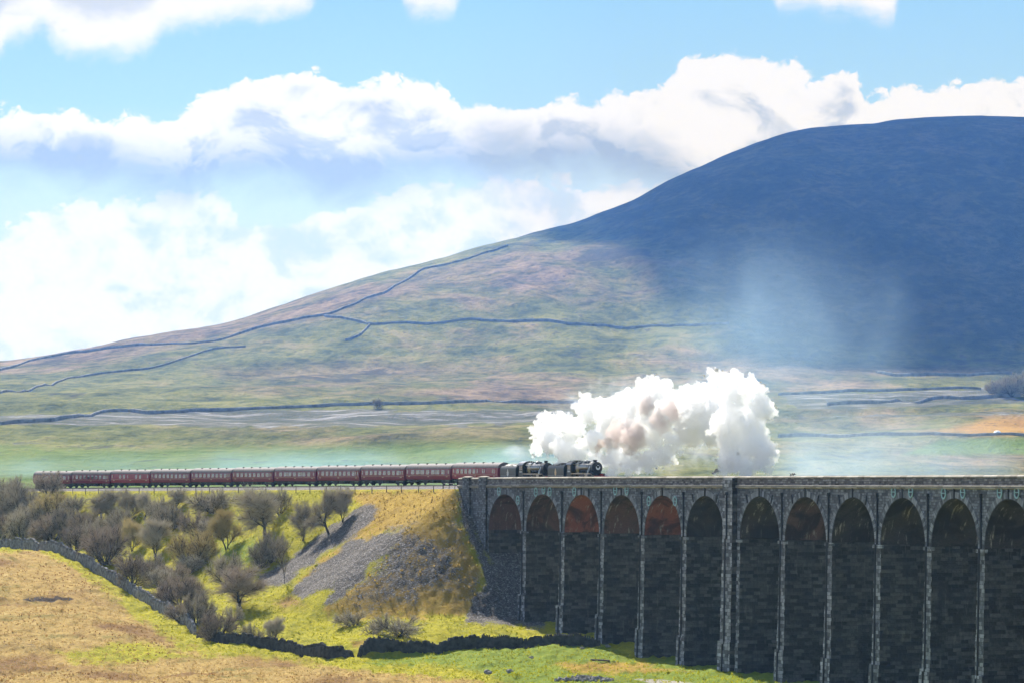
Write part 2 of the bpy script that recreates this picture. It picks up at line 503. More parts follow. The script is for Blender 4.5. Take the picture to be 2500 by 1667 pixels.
straw = np.maximum.reduce([poly_mask(U, V, [(960, 1300), (1020, 1240), (1110, 1240), (1170, 1400), (1180, 1460), (1120, 1500), (860, 1515), (780, 1490), (870, 1430), (960, 1380)], 26, 16, 12) * .9,
                           poly_mask(U, V, [(850, 1200), (1110, 1192), (1125, 1250), (1060, 1290), (940, 1300), (760, 1420), (730, 1415), (830, 1330), (900, 1260)], 22, 12, 13) * .95,
                           poly_mask(U, V, [(850, 1560), (960, 1555), (940, 1570), (860, 1580)], 8, 4, 14) * .7,
                           poly_mask(U, V, [(1330, 1615), (1560, 1610), (1700, 1640), (1400, 1650)], 12, 12, 15) * .7])
peat = np.maximum(poly_mask(U, V, [(60, 1466), (100, 1452), (180, 1460), (175, 1468), (110, 1462), (70, 1472)], 5, 11, 16),
                  poly_mask(U, V, [(1440, 1656), (1520, 1652), (1560, 1662), (1500, 1700), (1400, 1700)], 8, 4, 17) * .3)
path = poly_mask(U, V, [(1545, 1655), (1600, 1657), (1690, 1665), (1900, 1690), (1700, 1700), (1600, 1670)], 4, 3, 18)
ground = grid_mesh('ground', Xg, Yg, Zg, {'veg': np.stack([scree, moor, lush], -1), 'veg2': np.stack([straw, np.maximum(peat, poly_mask(U, V, [(-60, 1560), (90, 1552), (260, 1575), (150, 1600), (20, 1600), (-60, 1610)], 25, 16, 43) * .46), path], -1)}, ground_material())
ground['kind'] = 'structure'

# ---- far fell
us = np.concatenate([np.linspace(-1100, -60, 50)[:-1], np.linspace(-60, 2560, 480), np.linspace(2560, 3500, 50)[1:]])
ys = np.concatenate([np.linspace(900, 1900, 260)[:-1], np.linspace(1900, 2800, 230)[:-1], np.linspace(2800, 3600, 30)])
U, Yg = np.meshgrid(us, ys)
Xg = (U - CU) / F * Yg
Zg = zhill(Xg, Yg)
Zg[0] -= .3
V = HV - (Zg - CZ) / Yg * F
lime = np.maximum.reduce([poly_mask(U, V, [(-60, 1018), (200, 1012), (420, 1004), (900, 998), (1400, 1000), (1400, 1030), (1000, 1042), (600, 1042), (250, 1035), (-60, 1040)], 12, 5, 21),
                          poly_mask(U, V, [(20, 1075), (330, 1070), (330, 1082), (30, 1090)], 6, 4, 22) * .5,
                          poly_mask(U, V, [(1900, 962), (2400, 945), (2510, 975), (2500, 985), (1950, 1000)], 8, 4, 23) * .8,
                          poly_mask(U, V, [(1900, 1012), (2500, 1003), (2500, 1012), (1900, 1026)], 6, 3, 24) * .75])
heath = np.maximum.reduce([poly_mask(U, V, [(80, 868), (560, 800), (1300, 600), (1250, 640), (700, 790), (300, 860)], 20, 14, 25),
                           poly_mask(U, V, [(500, 905), (900, 880), (1250, 900), (1000, 925), (600, 930)], 18, 12, 26) * .8,
                           poly_mask(U, V, [(1850, 888), (2400, 895), (2520, 905), (2300, 918), (1850, 912)], 8, 5, 27) * .9,
                           poly_mask(U, V, [(900, 1062), (1250, 1040), (1300, 1070), (900, 1078)], 12, 6, 28) * .5])
lush = np.maximum(poly_mask(U, V, [(-60, 1085), (350, 1095), (800, 1085), (1250, 1085), (1250, 1220), (-60, 1220)], 14, 8, 29) * .9,
                  poly_mask(U, V, [(2300, 1072), (2600, 1068), (2600, 1110), (2480, 1108), (2200, 1110)], 5, 3, 30))
orange = poly_mask(U, V, [(2300, 1050), (2420, 1020), (2600, 1010), (2600, 1058), (2400, 1062)], 8, 5, 31)
hedge = np.maximum(poly_mask(U, V, [(2010, 992), (2080, 990), (2110, 1003), (2050, 1008)], 5, 3, 32), poly_mask(U, V, [(2230, 985), (2420, 978), (2420, 990), (2240, 997)], 5, 3, 33) * .7)
dark = poly_mask(U, V, [(1340, 500), (1470, 595), (1620, 650), (1740, 720), (1830, 840), (1980, 870), (2600, 890), (3600, 880), (3600, 100), (1300, 100)], 70, 30, 34)  # follows the cloud shadow; its shade is painted into the heath colour
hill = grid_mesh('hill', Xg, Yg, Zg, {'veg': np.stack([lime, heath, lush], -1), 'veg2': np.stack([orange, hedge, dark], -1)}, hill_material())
hill['kind'] = 'structure'

# ------------------------------------------------------------------ masonry
def stone(name, lo, mid, hi, bw=1.0, rh=.42, bump=.8, streak=(.02, .02, .022), streak_amt=.5, mortar=(.05, .05, .052), lime=0.0, green=0.0, var=.5, bigw=.3):
    m, nt = new_mat(name); N = NT(nt)
    uv = N.n('ShaderNodeUVMap', uv_map='UVMap').outputs[0]
    wob = N.n('ShaderNodeTexNoise', ins={'Vector': uv, 'Scale': .9, 'Detail': 2}).outputs['Color']
    uvw = N.n('ShaderNodeVectorMath', operation='MULTIPLY_ADD', ins={0: wob, 1: (.22, .10, 0), 2: uv}).outputs[0]
    br = N.n('ShaderNodeTexBrick', offset=.43, offset_frequency=2, squash=1.35, squash_frequency=3,
             ins={'Vector': uvw, 'Color1': (0, 0, 0, 1), 'Color2': (1, 1, 1, 1), 'Mortar': (.5, .5, .5, 1), 'Scale': 1.0, 'Mortar Size': .028, 'Mortar Smooth': .3, 'Brick Width': bw, 'Row Height': rh})
    b = N.n('ShaderNodeSeparateColor', ins={0: br.outputs[0]}).outputs[0]
    fine = N.noise(uv, 2.6, 6, .7); big = N.noise(uv, .22, 4, .6)
    f = N.math('ADD', N.math('MULTIPLY', b, var), N.math('ADD', N.math('MULTIPLY', fine, .62 * (1 - var) + .25), N.math('MULTIPLY', big, bigw)))
    c = N.ramp(f, [(.36, lo), (.62, mid), (.98, hi)])
    if green: c = N.mix(N.math('MULTIPLY', N.sstep(N.noise(uv, .35, 4, .6), .5, .68), green), c, (.045, .055, .02))
    c = N.mix(N.math('MULTIPLY', br.outputs['Fac'], .8), c, mortar)
    sv = N.scale(uv, (1.0, .07, 1))
    c = N.mix(N.math('MULTIPLY', N.sstep(N.noise(sv, .8, 5, .65), .54, .68), streak_amt), c, streak)
    if lime:
        c = N.mix(N.math('MULTIPLY', N.sstep(N.noise(N.scale(uv, (1, .16, 1)), 1.7, 5, .7), .56, .66), lime), c, (.40, .35, .30))
    if bigw > .4: c = N.mix(N.math('MULTIPLY', N.sstep(N.noise(uv, .16, 5, .65, .8), .46, .6), .8), c, (.012, .009, .008))
    h = N.math('ADD', N.math('MULTIPLY', N.math('SUBTRACT', 1.0, br.outputs['Fac']), .5), N.math('ADD', N.math('MULTIPLY', fine, .8), N.math('MULTIPLY', b, .35)))
    N.out(c, .85, N.bump(h, bump, .22), .25)
    return m


M = {}
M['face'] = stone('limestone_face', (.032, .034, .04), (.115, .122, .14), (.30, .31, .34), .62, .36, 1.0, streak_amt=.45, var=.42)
M['pier'] = stone('limestone_pier', (.006, .0055, .005), (.036, .033, .031), (.145, .135, .125), 1.05, .5, 1.0, streak_amt=.8, var=.4, lime=.16)  # same stone, colour darkened for the shade and algae of the reveals
M['quoin'] = stone('limestone_quoin', (.04, .041, .046), (.16, .165, .18), (.52, .52, .55), .8, .5, 1.0, streak_amt=.4, var=.5)  # brightest tone raised to paint highlights on the pier fronts
M['parapet'] = stone('limestone_parapet', (.06, .055, .055), (.15, .135, .135), (.30, .28, .27), .8, .3, 1.0, streak_amt=.55, var=.55)
M['coping'] = stone('limestone_coping', (.16, .14, .11), (.27, .24, .19), (.40, .36, .30), 1.4, .5, .6, streak_amt=.2)
M['vouss'] = stone('limestone_voussoir', (.05, .053, .06), (.14, .15, .17), (.30, .31, .34), .38, .9, 1.0, streak_amt=.4, var=.6)
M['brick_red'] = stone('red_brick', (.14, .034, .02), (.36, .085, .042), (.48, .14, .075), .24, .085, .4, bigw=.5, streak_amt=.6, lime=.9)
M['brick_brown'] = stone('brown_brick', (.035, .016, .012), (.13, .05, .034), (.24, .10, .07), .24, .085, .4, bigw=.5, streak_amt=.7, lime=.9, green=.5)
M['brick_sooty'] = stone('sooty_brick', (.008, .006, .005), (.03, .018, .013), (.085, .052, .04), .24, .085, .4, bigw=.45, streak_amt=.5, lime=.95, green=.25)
M['iron'] = mat_simple('cast_iron', (.018, .02, .024), .6, .3)
M['verdigris'] = mat_simple('pale_painted_iron', (.26, .42, .45), .6, .3)
M['drystone'] = mat_simple('dry_stone', (.17, .168, .17), .9, .2, var=.7, scale=1.4, bump=.2)
M['drystone_dark'] = mat_simple('mossy_dry_stone', (.055, .052, .048), .95, .1, var=.7, scale=1.3, bump=.2)  # darker stone for the two lower walls
M['hillwall'] = mat_simple('distant_dry_stone', (.22, .215, .21), .95, .1, var=.5, scale=.3)

PIERS = [0, 15.54, 31.08, 46.62, 62.16, 79.54, 96.92, 112.46, 128.0, 143.54, 159.08, 176.46, 193.84]
HW = [.915] * len(PIERS); HW[5] = 2.74; HW[11] = 2.74
SA, SE = -27.5, 220.0          # viaduct end at the embankment, and the last built metre
DW = 8.2                       # width over the faces
SPRING, CROWN, CORN = 9.02, 2.92, 1.78


def W3(s, w, z, o): return T(s, w, z) - o


vroot = empty('viaduct', T(90, DW / 2, .5), label='long grey stone railway viaduct of tall round arches, red brick under some of them', cat='viaduct')
VO = vroot.location.copy()


def vbuild(mb, name, mats, parent=vroot, smooth=False):
    return mb.build(name, mats, parent, smooth)


def sweep(mb, prof, s0, s1, step=2.0):
    """closed profile of (w, height above the parapet top)"""
    n = max(1, int(math.ceil((s1 - s0) / step)))
    L = [0]
    pr = list(prof) + [prof[0]]
    for a, b in zip(pr, pr[1:]): L.append(L[-1] + math.hypot(a[0] - b[0], a[1] - b[1]))
    rows, uvs = [], []
    for i in range(n + 1):
        s = s0 + (s1 - s0) * i / n
        rows.append([W3(s, w, ztop(s) + h, VO) for w, h in pr]); uvs.append([(s, l) for l in L])
    mb.grid(rows, uvs)
    mb.quad(rows[0][:-1]); mb.quad(rows[-1][:-1][::-1])


# arches: (centre, half width)
ends = [(PIERS[i], HW[i]) for i in range(len(PIERS))]
arches = [(-.915 - 6.86, 6.86)]
for (a, ha), (b, hb) in zip(ends, ends[1:]): arches.append(((a + ha + b - hb) / 2, (b - hb - a - ha) / 2))
arches.append((PIERS[-1] + HW[-1] + 6.86, 6.86))
RISE = SPRING - CROWN


def arch_pts(sc, hw, n=22, off=0.0):
    out = []
    for k in range(n + 1):
        t = math.pi * k / n
        s = sc - (hw + off) * math.cos(t)
        out.append((s, ztop(sc) - SPRING + (RISE + off) * math.sin(t), t))
    return out


sp = MB()
for wf, flip in ((0.0, 0), (DW, 1)):
    segs = []
    for sc, hw in arches:
        ap = arch_pts(sc, hw)
        for (s0, z0, _), (s1, z1, _) in zip(ap, ap[1:]):
            q = [(s0, z0), (s1, z1), (s1, ztop(s1) - CORN), (s0, ztop(s0) - CORN)]
            segs.append(q)
    solid = [(SA, arches[0][0] - 6.86, 27.0)] + [(p - h, p + h, SPRING) for p, h in ends] + [(arches[-1][0] + 6.86, SE, SPRING + 20)]
    for a, b, dp in solid:
        n = max(1, int((b - a) / 3))
        for i in range(n):
            s0 = a + (b - a) * i / n; s1 = a + (b - a) * (i + 1) / n
            segs.append([(s0, ztop(s0) - dp), (s1, ztop(s1) - dp), (s1, ztop(s1) - CORN), (s0, ztop(s0) - CORN)])
    for q in segs:
        if flip: q = q[::-1]
        sp.quad([W3(s, wf, z, VO) for s, z in q], [(s, z) for s, z in q])
# end face of the abutment
sp.quad([W3(SA, 0, ztop(SA) - CORN, VO), W3(SA, DW, ztop(SA) - CORN, VO), W3(SA, DW, 2, VO), W3(SA, 0, 2, VO)], [(0, 26), (8, 26), (8, 2), (0, 2)])
vbuild(sp, 'spandrel_wall', M['face'])
sp = MB()
sp.quad([W3(-14.635, 0, ztop(0) - SPRING, VO), W3(-14.635, 0, 2, VO), W3(-14.635, DW, 2, VO), W3(-14.635, DW, ztop(0) - SPRING, VO)], [(0, 18), (0, 2), (8, 2), (8, 18)])
vbuild(sp, 'abutment_reveal', M['pier'])

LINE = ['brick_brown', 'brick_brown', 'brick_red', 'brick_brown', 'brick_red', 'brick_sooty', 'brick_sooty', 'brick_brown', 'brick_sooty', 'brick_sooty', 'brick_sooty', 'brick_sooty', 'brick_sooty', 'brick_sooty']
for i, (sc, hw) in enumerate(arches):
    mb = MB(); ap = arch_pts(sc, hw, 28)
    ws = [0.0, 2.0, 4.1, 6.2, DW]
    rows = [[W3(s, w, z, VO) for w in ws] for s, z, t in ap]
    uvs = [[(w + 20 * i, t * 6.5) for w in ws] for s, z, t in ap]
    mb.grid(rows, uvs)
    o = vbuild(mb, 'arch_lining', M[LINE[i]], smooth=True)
    if i in (2, 4): o['label'] = 'bright red brick arch lining'
    mb = MB(); th = .82
    prof = [(0.0, 0.0), (-.07, 0.0), (-.07, th), (0.0, th)]
    rows, uvs = [], []
    A = {off: arch_pts(sc, hw, 40, off) for off in (0.0, th)}
    for k in range(41):
        r = []; uu = []
        for w, off in prof:
            s, z, t = A[off][k]; r.append(W3(s, w, z, VO)); uu.append((t * 6.7 + 3 * i, off + w))
        rows.append(r); uvs.append(uu)
    mb.grid(rows, uvs)
    vbuild(mb, 'arch_ring', M['vouss'])

# thick-pier pilasters and abutment pilasters break forward at full height
PIL = [(PIERS[5], 3.4, .8), (PIERS[11], 3.4, .8), (-23.6, 2.9, .35), (-16.7, 3.0, .35)]
mb = MB(); sweep(mb, [(0, -CORN), (-.28, -CORN + .12), (-.28, -CORN + .42), (-.02, -CORN + .5), (.5, -CORN + .5), (.5, -CORN)], SA, SE); vbuild(mb, 'cornice', M['coping'])
mb = MB(); sweep(mb, [(-.02, -CORN + .5), (.45, -CORN + .5), (.45, -.32), (-.02, -.32)], SA, SE); vbuild(mb, 'parapet', M['parapet'])
mb = MB(); sweep(mb, [(-.12, -.32), (-.12, -.18), (.14, 0), (.30, 0), (.55, -.18), (.55, -.32)], SA, SE); vbuild(mb, 'coping', M['coping'])
mb = MB(); sweep(mb, [(DW - .45, -CORN), (DW + .05, -CORN), (DW + .05, -.32), (DW - .45, -.32)], SA, SE); vbuild(mb, 'parapet', M['parapet'])
mb = MB(); sweep(mb, [(DW - .55, -.32), (DW + .12, -.32), (DW + .12, -.18), (DW - .14, 0), (DW - .3, 0), (DW - .55, -.18)], SA, SE); vbuild(mb, 'coping', M['coping'])
mb = MB(); sweep(mb, [(.46, -2.2), (DW - .46, -2.2), (DW - .46, -1.8), (.46, -1.8)], SA, SE); vbuild(mb, 'deck', M['parapet'])


def pier_ring(s0, s1, w0, w1, z): return [W3(s0, w0, z, VO), W3(s1, w0, z, VO), W3(s1, w1, z, VO), W3(s0, w1, z, VO)]


pier_objs = []
for i, (pc, hw) in enumerate(ends):
    zs = ztop(pc) - SPRING
    pz = T(pc, DW / 2)
    zb = float(zground(np.array([pz.x]), np.array([pz.y]), False)[0]) - 1.5
    zf = float(zground(np.array([T(pc, -1).x]), np.array([T(pc, -1).y]), False)[0])
    zb = min(zb, zf - 1.5)
    zp = zf + 4.2
    mb = MB(); mb.cur = 0
    z = zs; r = random.Random(100 + i)
    prev = None
    while z > zb + .1:
        h = r.uniform(.42, .66); z2 = max(zb, z - h)
        rings = []
        j = [r.uniform(-.05, .05) for _ in range(4)]
        for zz in (z, z2):
            t = zs - zz
            e = .021 * t + (.24 if z2 < zp else 0)
            f = .024 * t + (.24 if z2 < zp else 0)
            rings.append(((pc - hw - e + j[0], pc + hw + e + j[1], -f + j[2], DW + f + j[3]), zz))
        for a, b in ([(prev, rings[0])] if prev else []) + [(rings[0], rings[1])]:
            A = pier_ring(*a[0], a[1]); B = pier_ring(*b[0], b[1])
            for k in range(4):
                k2 = (k + 1) % 4
                mb.cur = 1 if k == 0 else 0  # front takes the brighter stone, other faces the shade-darkened one
                if k in (0, 2): ua, ub = (a[0][0], a[0][1]) if k == 0 else (a[0][1], a[0][0])
                else: ua, ub = 17 * i, 17 * i + 8.2
                mb.quad([A[k], B[k], B[k2], A[k2]], [(ua, a[1]), (ua, b[1] + .001), (ub, b[1] + .001), (ub, a[1])])
        prev = rings[1]; z = z2
    mb.quad(pier_ring(pc - hw, pc + hw, 0, DW, zs)[::-1])
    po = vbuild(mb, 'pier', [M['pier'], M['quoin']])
    pier_objs.append(po)
    mb = MB(); mb.hexa(pier_ring(pc - hw - .22, pc + hw + .22, -.26, .3, zs - .5) + pier_ring(pc - hw - .22, pc + hw + .22, -.26, .3, zs - .08), lambda p, k: (p[0] + p[1], p[2]))
    c = vbuild(mb, 'capital', M['quoin'], po)
    ds = 0.0
    wo = -.8 if hw > 2 else 0
    mb = MB()
    mb.tube(W3(pc + ds, -.14 + wo, ztop(pc) - CORN - .9, VO), W3(pc + ds, -.14 + wo, zs, VO), .13, n=8)
    mb.tube(W3(pc + ds, -.36 + wo, zs, VO), W3(pc + ds, -.2 + wo - .024 * (zs - zp), zp, VO), .13, n=8)
    mb.tube(W3(pc + ds, -.44 + wo - .024 * (zs - zp), zp, VO), W3(pc + ds, -.48 + wo - .024 * (zs - zf), zf - .3, VO), .13, n=8)
    mb.box(*[x for q in zip(tuple(W3(pc + ds, -.14 + wo, ztop(pc) - CORN - .9, VO) - Vector((.2, .2, .1))), tuple(W3(pc + ds, -.14 + wo, ztop(pc) - CORN - .9, VO) + Vector((.2, .2, .35)))) for x in q])
    vbuild(mb, 'drainpipe', M['iron'], po, smooth=False)

for (pc, wd, pj) in PIL:
    mb = MB(); z = ztop(pc) - (.3 if pc > 0 else .02); zb = (1.0 if pc > 0 else 4.0)
    zs = ztop(pc) - SPRING; r = random.Random(int(pc * 7)); zf = .8
    while z > zb:
        z2 = max(zb - .01, z - r.uniform(.4, .6)); j = r.uniform(-.04, .04)
        e = .014 * max(0, zs - z2) + (.26 if z2 < zf + 4.2 else 0) + j
        f = .024 * max(0, zs - z2) + (.24 if z2 < zf + 4.2 else 0) + j
        lo = pier_ring(pc - wd / 2 - e, pc + wd / 2 + e, -pj - f, .3, z2); hi = pier_ring(pc - wd / 2 - e, pc + wd / 2 + e, -pj - f, .3, z)
        pp = lo + hi
        for k, f in enumerate(((3, 2, 1, 0), (4, 5, 6, 7), (0, 1, 5, 4), (1, 2, 6, 5), (3, 0, 4, 7))):
            mb.cur = 1 if k == 3 else 0  # side turned from the sun gets the stone darkened for shade
            mb.quad([pp[i] for i in f], [((pp[i][0] ** 2 + pp[i][1] ** 2) ** .5, pp[i][2] + VO.z) for i in f])
        z = z2
    vbuild(mb, 'pilaster', [M['quoin'] if pc > 0 else M['face'], M['pier']])
    if pc > 0: continue
    mb = MB(); zt = ztop(pc) - .02
    rows = []
    for q in range(7):
        t = q / 6; a = math.sin(t * math.pi)
        s = pc - wd / 2 - .12 + (wd + .24) * t
        rows.append([W3(s, w, zt + h, VO) for w, h in ((-pj - .12, 0), (-pj - .12, .1), (-pj + .2, .14 + .14 * a), (.4, .14 + .14 * a), (.62, .0))])
    mb.grid(rows, close=True); mb.quad(rows[0]); mb.quad(rows[-1][::-1])
    vbuild(mb, 'pilaster_cap', M['coping'])

# iron tie plates on the spandrels


def tie_ring(u, v):
    s = s_at_u(u, 0); Y = T(s).y; z = CZ + (HV - v) / F * Y; R = .62
    mb = MB(); n = 20
    rows = []
    for k in range(n):
        a = 2 * math.pi * k / n
        rows.append([W3(s + (R + dr) * math.cos(a) * .98, w, z + (R + dr) * math.sin(a) * 1.08, VO) for dr, w in ((-.09, -.1), (.09, -.1), (.09, -.2), (-.09, -.2))])
    rows.append(rows[0]); mb.grid(rows, close=True)
    mb.tube(W3(s - R, -.15, z, VO), W3(s + R, -.15, z, VO), .07, n=6)
    vbuild(mb, 'tie_ring', M['verdigris'])


def tie_bar(s, z, tilt, L=1.25, hwid=.11):
    mb = MB(); c, sn = math.cos(tilt), math.sin(tilt)
    pts = []
    for w in (-.08, -.22):
        for a, b in ((-hwid, -L / 2), (hwid, -L / 2), (hwid, L / 2), (-hwid, L / 2)):
            pts.append(W3(s + a * c + b * sn, w, z - a * sn + b * c, VO))
    mb.hexa([pts[0], pts[1], pts[2], pts[3], pts[4], pts[5], pts[6], pts[7]])
    vbuild(mb, 'tie_bar', M['iron'])


for u, v in ((1220, 1198), (1266, 1220), (1310, 1200), (1329, 1194), (1344, 1199), (1404, 1199), (1504, 1196), (1532, 1196), (1586, 1222), (1650, 1222),
             (2184, 1200), (2226, 1200), (2306, 1203), (2353, 1201), (2443, 1201), (2485, 1201)):
    tie_ring(u, v)
for i, (sc, hw) in enumerate(arches):
    zc = ztop(sc) - CROWN
    if i >= 2: tie_bar(sc, zc + .62, 0)
    if i in (2, 5, 6, 7, 8, 12, 13):
        if i != 2: tie_bar(sc - 4.3, zc - .35, -.35)
        tie_bar(sc + 4.3 if i != 2 else sc + 2.9, zc - .35 if i != 2 else zc + .4, .35 if i != 2 else 0)

for o in list(vroot.children_recursive):
    pass

# ------------------------------------------------------------------ track
def strip(name, prof, s0, s1, mat, step=3.0):
    mb = MB(); n = int((s1 - s0) / step); rows = []
    for i in range(n + 1):
        s = s0 + (s1 - s0) * i / n
        rows.append([T(s, WT + w, float(zrail(s)) + h) for w, h in prof])
    mb.grid(rows, close=True); mb.quad(rows[0]); mb.quad(rows[-1][::-1])
    o = mb.build(name, mat); o['kind'] = 'structure'; return o


M['ballast'] = mat_simple('ballast', (.17, .155, .15), .95, .1, var=.6, scale=3.0, bump=.1)
M['rail'] = mat_simple('rail_steel', (.16, .12, .09), .45, .5, .6)
M['sleeper'] = mat_simple('sleeper_concrete', (.2, .19, .17), .9, .1)
strip('ballast_bed', [(-4.6, -.9), (-3.6, -.6), (-2.3, -.22), (2.3, -.22), (3.6, -.6), (4.6, -.9), (0, -1.2)], -420, -27.6, M['ballast'])
strip('ballast_deck', [(-3.5, -.599), (-2.3, -.22), (2.3, -.22), (3.5, -.599)], -27.55, SE, M['ballast'])
for q in (-.7175, .7175):
    strip('rail', [(q - .05, -.16), (q + .05, -.16), (q + .035, 0), (q - .035, 0)], -420, SE, M['rail'])
mb = MB(); s = -300.0
while s < SE:
    for a in ((s - .13, s + .13),):
        mb.hexa([T(a[0], WT - 1.25, float(zrail(s)) - .3), T(a[1], WT - 1.25, float(zrail(s)) - .3), T(a[1], WT + 1.25, float(zrail(s)) - .3), T(a[0], WT + 1.25, float(zrail(s)) - .3),
                 T(a[0], WT - 1.25, float(zrail(s)) - .17), T(a[1], WT - 1.25, float(zrail(s)) - .17), T(a[1], WT + 1.25, float(zrail(s)) - .17), T(a[0], WT + 1.25, float(zrail(s)) - .17)])
    s += .75
o = mb.build('sleepers', M['sleeper']); o['kind'] = 'structure'

# ------------------------------------------------------------------ train
def paint(name, col, rough=.28, spec=.5, var=.2, dirt=(.03, .025, .02), dirt_amt=.35):
    m, nt = new_mat(name); N = NT(nt)
    tc = N.n('ShaderNodeTexCoord').outputs['Object']
    f = N.noise(N.scale(tc, (1, 1, .25)), 1.6, 5, .65)
    c = N.ramp(f, [(.3, tuple(x * (1 - var) for x in col)), (.7, tuple(x * (1 + var) for x in col))])
    z = N.n('ShaderNodeSeparateXYZ', ins={0: tc}).outputs[2]
    c = N.mix(N.math('MULTIPLY', N.sstep(N.noise(tc, 2.2, 5, .7), .5, .75), dirt_amt), c, dirt)
    N.out(c, rough, None, spec)
    return m


M['maroon'] = paint('maroon_coach_paint', (.165, .006, .028), .42, .22, dirt_amt=.2)
M['maroon_red'] = paint('reddish_maroon_paint', (.235, .009, .03), .42, .22, dirt_amt=.2)
M['roof'] = paint('grey_coach_roof', (.145, .13, .13), .7, .12, dirt=(.09, .085, .08), dirt_amt=.5)
M['under'] = mat_simple('underframe_black', (.014, .014, .016), .75, .3)
M['glass'] = mat_simple('carriage_glass', (.02, .025, .035), .08, .8, var=.3)
M['alu'] = mat_simple('window_ventilator', (.24, .23, .25), .35, .4)  # pale base stands in for sky reflected in the sliding toplights
M['cream'] = mat_simple('cream_line', (.5, .42, .26), .5, .3)
M['loco'] = paint('locomotive_black', (.012, .013, .016), .2, .9, dirt=(.04, .036, .034), dirt_amt=.25)
M['loco_matt'] = mat_simple('smokebox_black', (.012, .012, .014), .5, .4)
M['tender'] = paint('tender_black', (.012, .016, .016), .45, .3)
M['coal'] = mat_simple('coal', (.012, .012, .013), .6, .4, var=.6, scale=5)
M['steel'] = mat_simple('bright_steel', (.42, .43, .45), .3, .6, .8)
M['red'] = paint('buffer_beam_red', (.42, .015, .025), .4, .4)
M['white'] = mat_simple('white_paint', (.8, .8, .78), .5, .3, var=.05)
M['gold'] = mat_simple('gold_emblem', (.62, .42, .20), .45, .4, var=.1)
M['silver'] = mat_simple('pale_emblem', (.55, .55, .52), .45, .4, var=.1)

HALF = [(1.24, 1.0), (1.33, 1.3), (1.375, 1.75), (1.375, 2.1), (1.34, 2.6), (1.28, 2.96)]
ROOF = [(1.31, 2.93), (1.28, 3.1), (1.14, 3.36), (.9, 3.58), (.5, 3.77), (0, 3.85)]


def wheel_mb(r, w=.13, spokes=0):
    mb = MB()
    mb.lathe([(-w / 2, r * .8), (-w / 2, r), (w / 2 - .03, r), (w / 2, r + .03), (w / 2, r * .8)], 'y', n=20)
    if spokes:
        mb = MB()
        n = 28; rows = []
        for k in range(n + 1):
            a = 2 * math.pi * k / n
            rows.append([(q * math.cos(a), y, q * math.sin(a)) for q, y in ((r * .88, -w / 2), (r, -w / 2), (r, w / 2), (r * .88, w / 2))])
        mb.grid(rows, close=True)
        for k in range(spokes):
            a = 2 * math.pi * k / spokes
            mb.tube((r * .15 * math.cos(a), 0, r * .15 * math.sin(a)), (r * .9 * math.cos(a), 0, r * .9 * math.sin(a)), .05, .035, 5, False)
        mb.lathe([(-w / 2 - .03, r * .2), (w / 2 + .03, r * .2)], 'y', n=12)
        mb.tube((-r * .5, 0, -r * .72), (r * .5, 0, -r * .72), .12, n=6)
    return mb


